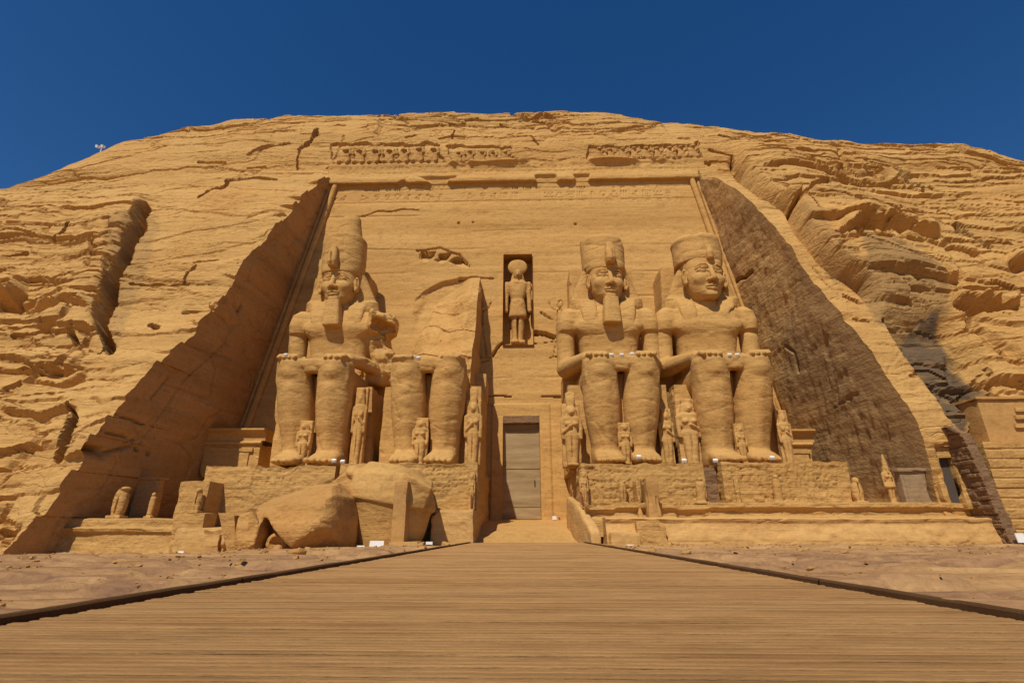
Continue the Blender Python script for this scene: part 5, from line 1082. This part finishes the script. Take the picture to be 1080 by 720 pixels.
for k in range(7):
    px_, py_ = 1018 + k * 4.2, 468 - (k % 3) * 3; c = onY(px_, py_, 29.6); rr = .22 + .14 * rs.rand()
    v = Vol((-.6, -.6, -.6), (.6, .6, .6), .07); v.box((0, 0, 0), (rr, rr * .8, rr * .6), .06, R=euler(rs.rand() * 3, rs.rand(), rs.rand() * 3)); P, q = v.surf(); P += .04 * np.stack([fbm(P[:, 0] * 3, P[:, 1] * 3, P[:, 2] * 3, 3, k + j) for j in range(3)], -1)
    tag(mesh('rubble_stone', P + c, q, M_PALE), 'loose pale rubble stone heaped left of the smooth-walled building', 'rock', 'pale rubble stones by the smooth-walled building')
# ------------------------------------------------------------------ modern small things
def flood(px_, py_, Y, label, s=.13):
    c = onY(px_, py_, Y); E = empty('floodlight', tuple(c), label, 'floodlight', 'small white floodlights on the colossi')
    v = Vol((-.4, -.4, -.1), (.4, .4, .6), .045); v.box((0, 0, .30), (.22, .17, .16), .05, R=euler(.5)); P, q = v.surf(); mesh('housing', P * (s / .22) + c, q, M_WHITE, E)
    b = MB(); b.box(-.03, .03, -.03, .03, -.12, .2); mesh('bracket', np.vstack(b.v) * (s / .22) + c, np.vstack(b.f), M_IRON, E, smooth=False); return E
for px_, py_, Y, lb in [(301, 377, 30.3, 'white floodlight on the left knee of the leftmost colossus'), (436, 379, 30.6, 'white floodlight near the left knee of the broken colossus, left of its neighbour'), (441, 380, 30.5, 'white floodlight by the inner edge of the broken colossus\'s left knee'),
    (466, 379, 30.5, 'white floodlight on the inner edge of the broken colossus\'s right knee'), (473, 379, 30.6, 'white floodlight on the middle of the broken colossus\'s right knee'), (645, 377, 30.5, 'white floodlight on the left knee of the square-bearded colossus'),
    (656, 377, 30.5, 'white floodlight in the lap of the square-bearded colossus'), (667, 376, 30.6, 'white floodlight on the right knee of the square-bearded colossus'), (770, 377, 30.5, 'white floodlight on the left knee of the beardless colossus'), (778, 377, 30.5, 'white floodlight between the knees of the beardless colossus'),
    (352, 489, 29.3, 'white floodlight at the right foot of the leftmost colossus, at the plinth corner'), (361, 490, 29.4, 'white floodlight on the left corner of the broken colossus\'s plinth'), (674, 485, 29.3, 'white floodlight between the feet of the square-bearded colossus'), (722, 489, 29.3, 'white floodlight on the plinth right of the square-bearded colossus'),
    (755, 489, 29.5, 'white floodlight at the left foot of the beardless colossus'), (815, 486, 29.3, 'white floodlight at the right foot of the beardless colossus')]: flood(px_, py_, Y, lb)
b = MB(); z0 = gbase(XX(397, 24.2, 580), 24.2) - .05
def sign(px0, px1, yt, yb, Y, label, name='info_panel', tilt=.12):
    x0, x1 = XX(px0, Y, yb), XX(px1, Y, yb); z0_, z1_ = ZZ(yb, Y, px0), ZZ(yt, Y, px0); E = empty(name, ((x0 + x1) / 2, Y, z0_), label, 'sign')
    b = MB(); b.box(x0, x1, Y, Y + .05, z0_, z1_, None, R=euler(-tilt)); b.build('panel', M_WHITE, E)
    b = MB(); b.box(x0 + .05, x0 + .09, Y + .1, Y + .3, z0_ - .15, z0_ + .12); b.build('foot', M_IRON, E); b = MB(); b.box(x1 - .09, x1 - .05, Y + .1, Y + .3, z0_ - .15, z0_ + .12); b.build('foot', M_IRON, E)
sign(389, 404, 570, 581, 23.6, 'larger white panel on the ground before the fallen crown'); sign(376, 384, 575, 580, 23.8, 'smaller white panel left of the larger one before the fallen crown')
sign(185, 191, 581, 592, 22., 'white leaning panel on the ground at the left, near the patched wall', tilt=.25); sign(661, 672, 574, 579, 25.6, 'small white panel beside the right edge of the boardwalk')
sign(1074, 1083, 562, 572, 25.8, 'white panel at the foot of the far right stone wall'); sign(449, 456, 571, 574, 26.4, 'small flat white plate on the ground left of the ramp')
thing_box('white_box', 'small white box standing at the right of the doorway', 'box', [(XX(582, 37.5), XX(587, 37.5), 37.4, 37.7, 1.28, 1.28 + .28)], M_WHITE, step=1, amp=0)
thing_box('red_box', 'small red box beside the white box at the doorway', 'box', [(XX(588.5, 37.5), XX(591, 37.5), 37.4, 37.6, 1.28, 1.28 + .2)], M_RED, step=1, amp=0)
thing_box('red_post', 'rusty red upright post at the corner of the plinth left of the ramp', 'post', [(XX(495.5, 28.5), XX(497.5, 28.5), 28.5, 28.62, ZZ(536, 28.5), ZZ(521, 28.5))], M_RED, step=1, amp=0)
thing_box('red_post', 'rusty red upright post at the corner of the plinth right of the ramp', 'post', [(XX(613, 28.5), XX(615.5, 28.5), 28.5, 28.62, ZZ(532, 28.5), ZZ(519, 28.5))], M_RED, step=1, amp=0)
# mast on the skyline
c = onY(106, 160, 45.); E = empty('camera_mast', tuple(c), 'tiny white mast with two heads on the left skyline', 'mast')
b = MB(); b.tube([c + [0, 0, -1.2], c + [0, 0, .75]], .05, 8); b.build('pole', M_WHITE, E); b = MB(); b.tube([c + [-.45, 0, .55], c + [.35, 0, .62]], .035, 8); b.build('crossarm', M_WHITE, E)
for dx in (-.5, .1): b = MB(); b.box(c[0] + dx - .13, c[0] + dx + .13, c[1] - .2, c[1] + .15, c[2] + .55, c[2] + .82, R=euler(.3, .2)); b.build('head', M_WHITE, E)
# pebbles and slabs on the ground
for k in range(26):
    left = k % 2; Y_ = 8 + 17 * rs.rand() ** .7; x_ = (dxl(Y_) - .3 - rs.rand() * 9) if left else (dxr(Y_) + .3 + rs.rand() * 13); rr = .05 + .13 * rs.rand() ** 2
    v = Vol((-.4, -.4, -.3), (.4, .4, .3), .05 if rr > .1 else .04); v.box((0, 0, 0), (rr * 1.6, rr, rr * .55), .03, R=euler(rs.rand() * .4, rs.rand() * .4, rs.rand() * 3)); P, q = v.surf(); P += .03 * np.stack([fbm(P[:, 0] * 6, P[:, 1] * 6, P[:, 2] * 6, 3, k + j) for j in range(3)], -1)
    tag(mesh('loose_stone', P + np.array([x_, Y_, gbase(x_, Y_) + .05]), q, M_FALL), 'small loose stone on the %s ground beside the boardwalk' % ('left' if left else 'right'), 'rock', 'loose stones on the %s of the boardwalk' % ('left' if left else 'right'))

# gravel and chips strewn over the forecourt and at the foot of the terraces
rs = np.random.RandomState(21); V = []; Q4 = []; nb = 0
cube = np.array([[x, y, z] for z in (-1, 1) for y in (-1, 1) for x in (-1, 1)], float); cq = np.array([[0, 2, 3, 1], [4, 5, 7, 6], [0, 1, 5, 4], [2, 6, 7, 3], [0, 4, 6, 2], [1, 3, 7, 5]])
for k in range(2600):
    y_ = 4.5 + 22 * rs.rand() ** .8; side = rs.rand() < .5
    if k % 4 == 0: y_ = rs.uniform(22, 26.6)
    x_ = (dxl(y_) - .25 - rs.rand() * min(15, 2 + y_ * .8)) if side else (dxr(y_) + .25 + rs.rand() * min(24, 2 + y_ * 1.1)); r_ = .007 + .030 * rs.rand() ** 4 + .0007 * y_
    zz_ = np.interp(0, [0], [0]) + gbase(x_, y_); ix = min(np.searchsorted(gxs, x_), len(gxs) - 1); iy = min(np.searchsorted(gys, y_), len(gys) - 1)
    c_ = cube * (1 + .45 * (rs.rand(8, 3) - .5)) * np.array([r_ * rs.uniform(.8, 1.8), r_, r_ * rs.uniform(.4, .8)]); c_ = c_ @ euler(rs.uniform(-.3, .3), rs.uniform(-.3, .3), rs.rand() * 3).T
    V.append(c_ + [x_, y_, GZ[iy, ix] + r_ * .3]); Q4.append(cq + nb); nb += 8
tag(mesh('gravel', np.vstack(V), np.vstack(Q4), M_FALL, smooth=False), 'gravel and stone chips strewn over the ground on both sides of the boardwalk', 'gravel', kind='stuff')
for k, (px_, py_, Y_, r_, wh) in enumerate([(352, 581, 23.5, .16, 'at the right foot of the fallen head block'), (368, 582, 23.4, .11, 'between the fallen head and the fallen crown'), (236, 586, 22.6, .14, 'at the left end of the fallen head block'), (443, 575, 24.6, .12, 'right of the pillar base before the fallen crown'), (205, 586, 24.5, .13, 'before the patched wall'), (712, 574, 25.8, .13, 'before the lower right terrace'), (470, 574, 27.0, .13, 'at the foot of the squared block by the ramp')]):
    c = onY(px_, py_, Y_); v = Vol((-.5, -.4, -.3), (.5, .4, .4), .04); v.box((0, 0, 0), (r_ * 1.5, r_, r_ * .8), .02, R=euler(.2, .3, k)); P, q = v.surf(); P += .04 * np.stack([fbm(P[:, 0] * 5, P[:, 1] * 5, P[:, 2] * 5, 3, k + j) for j in range(3)], -1)
    tag(mesh('broken_chunk', P + c, q, M_FALL, smooth=False), 'small broken chunk of stone ' + wh, 'rock', 'broken chunks at the foot of the temple')
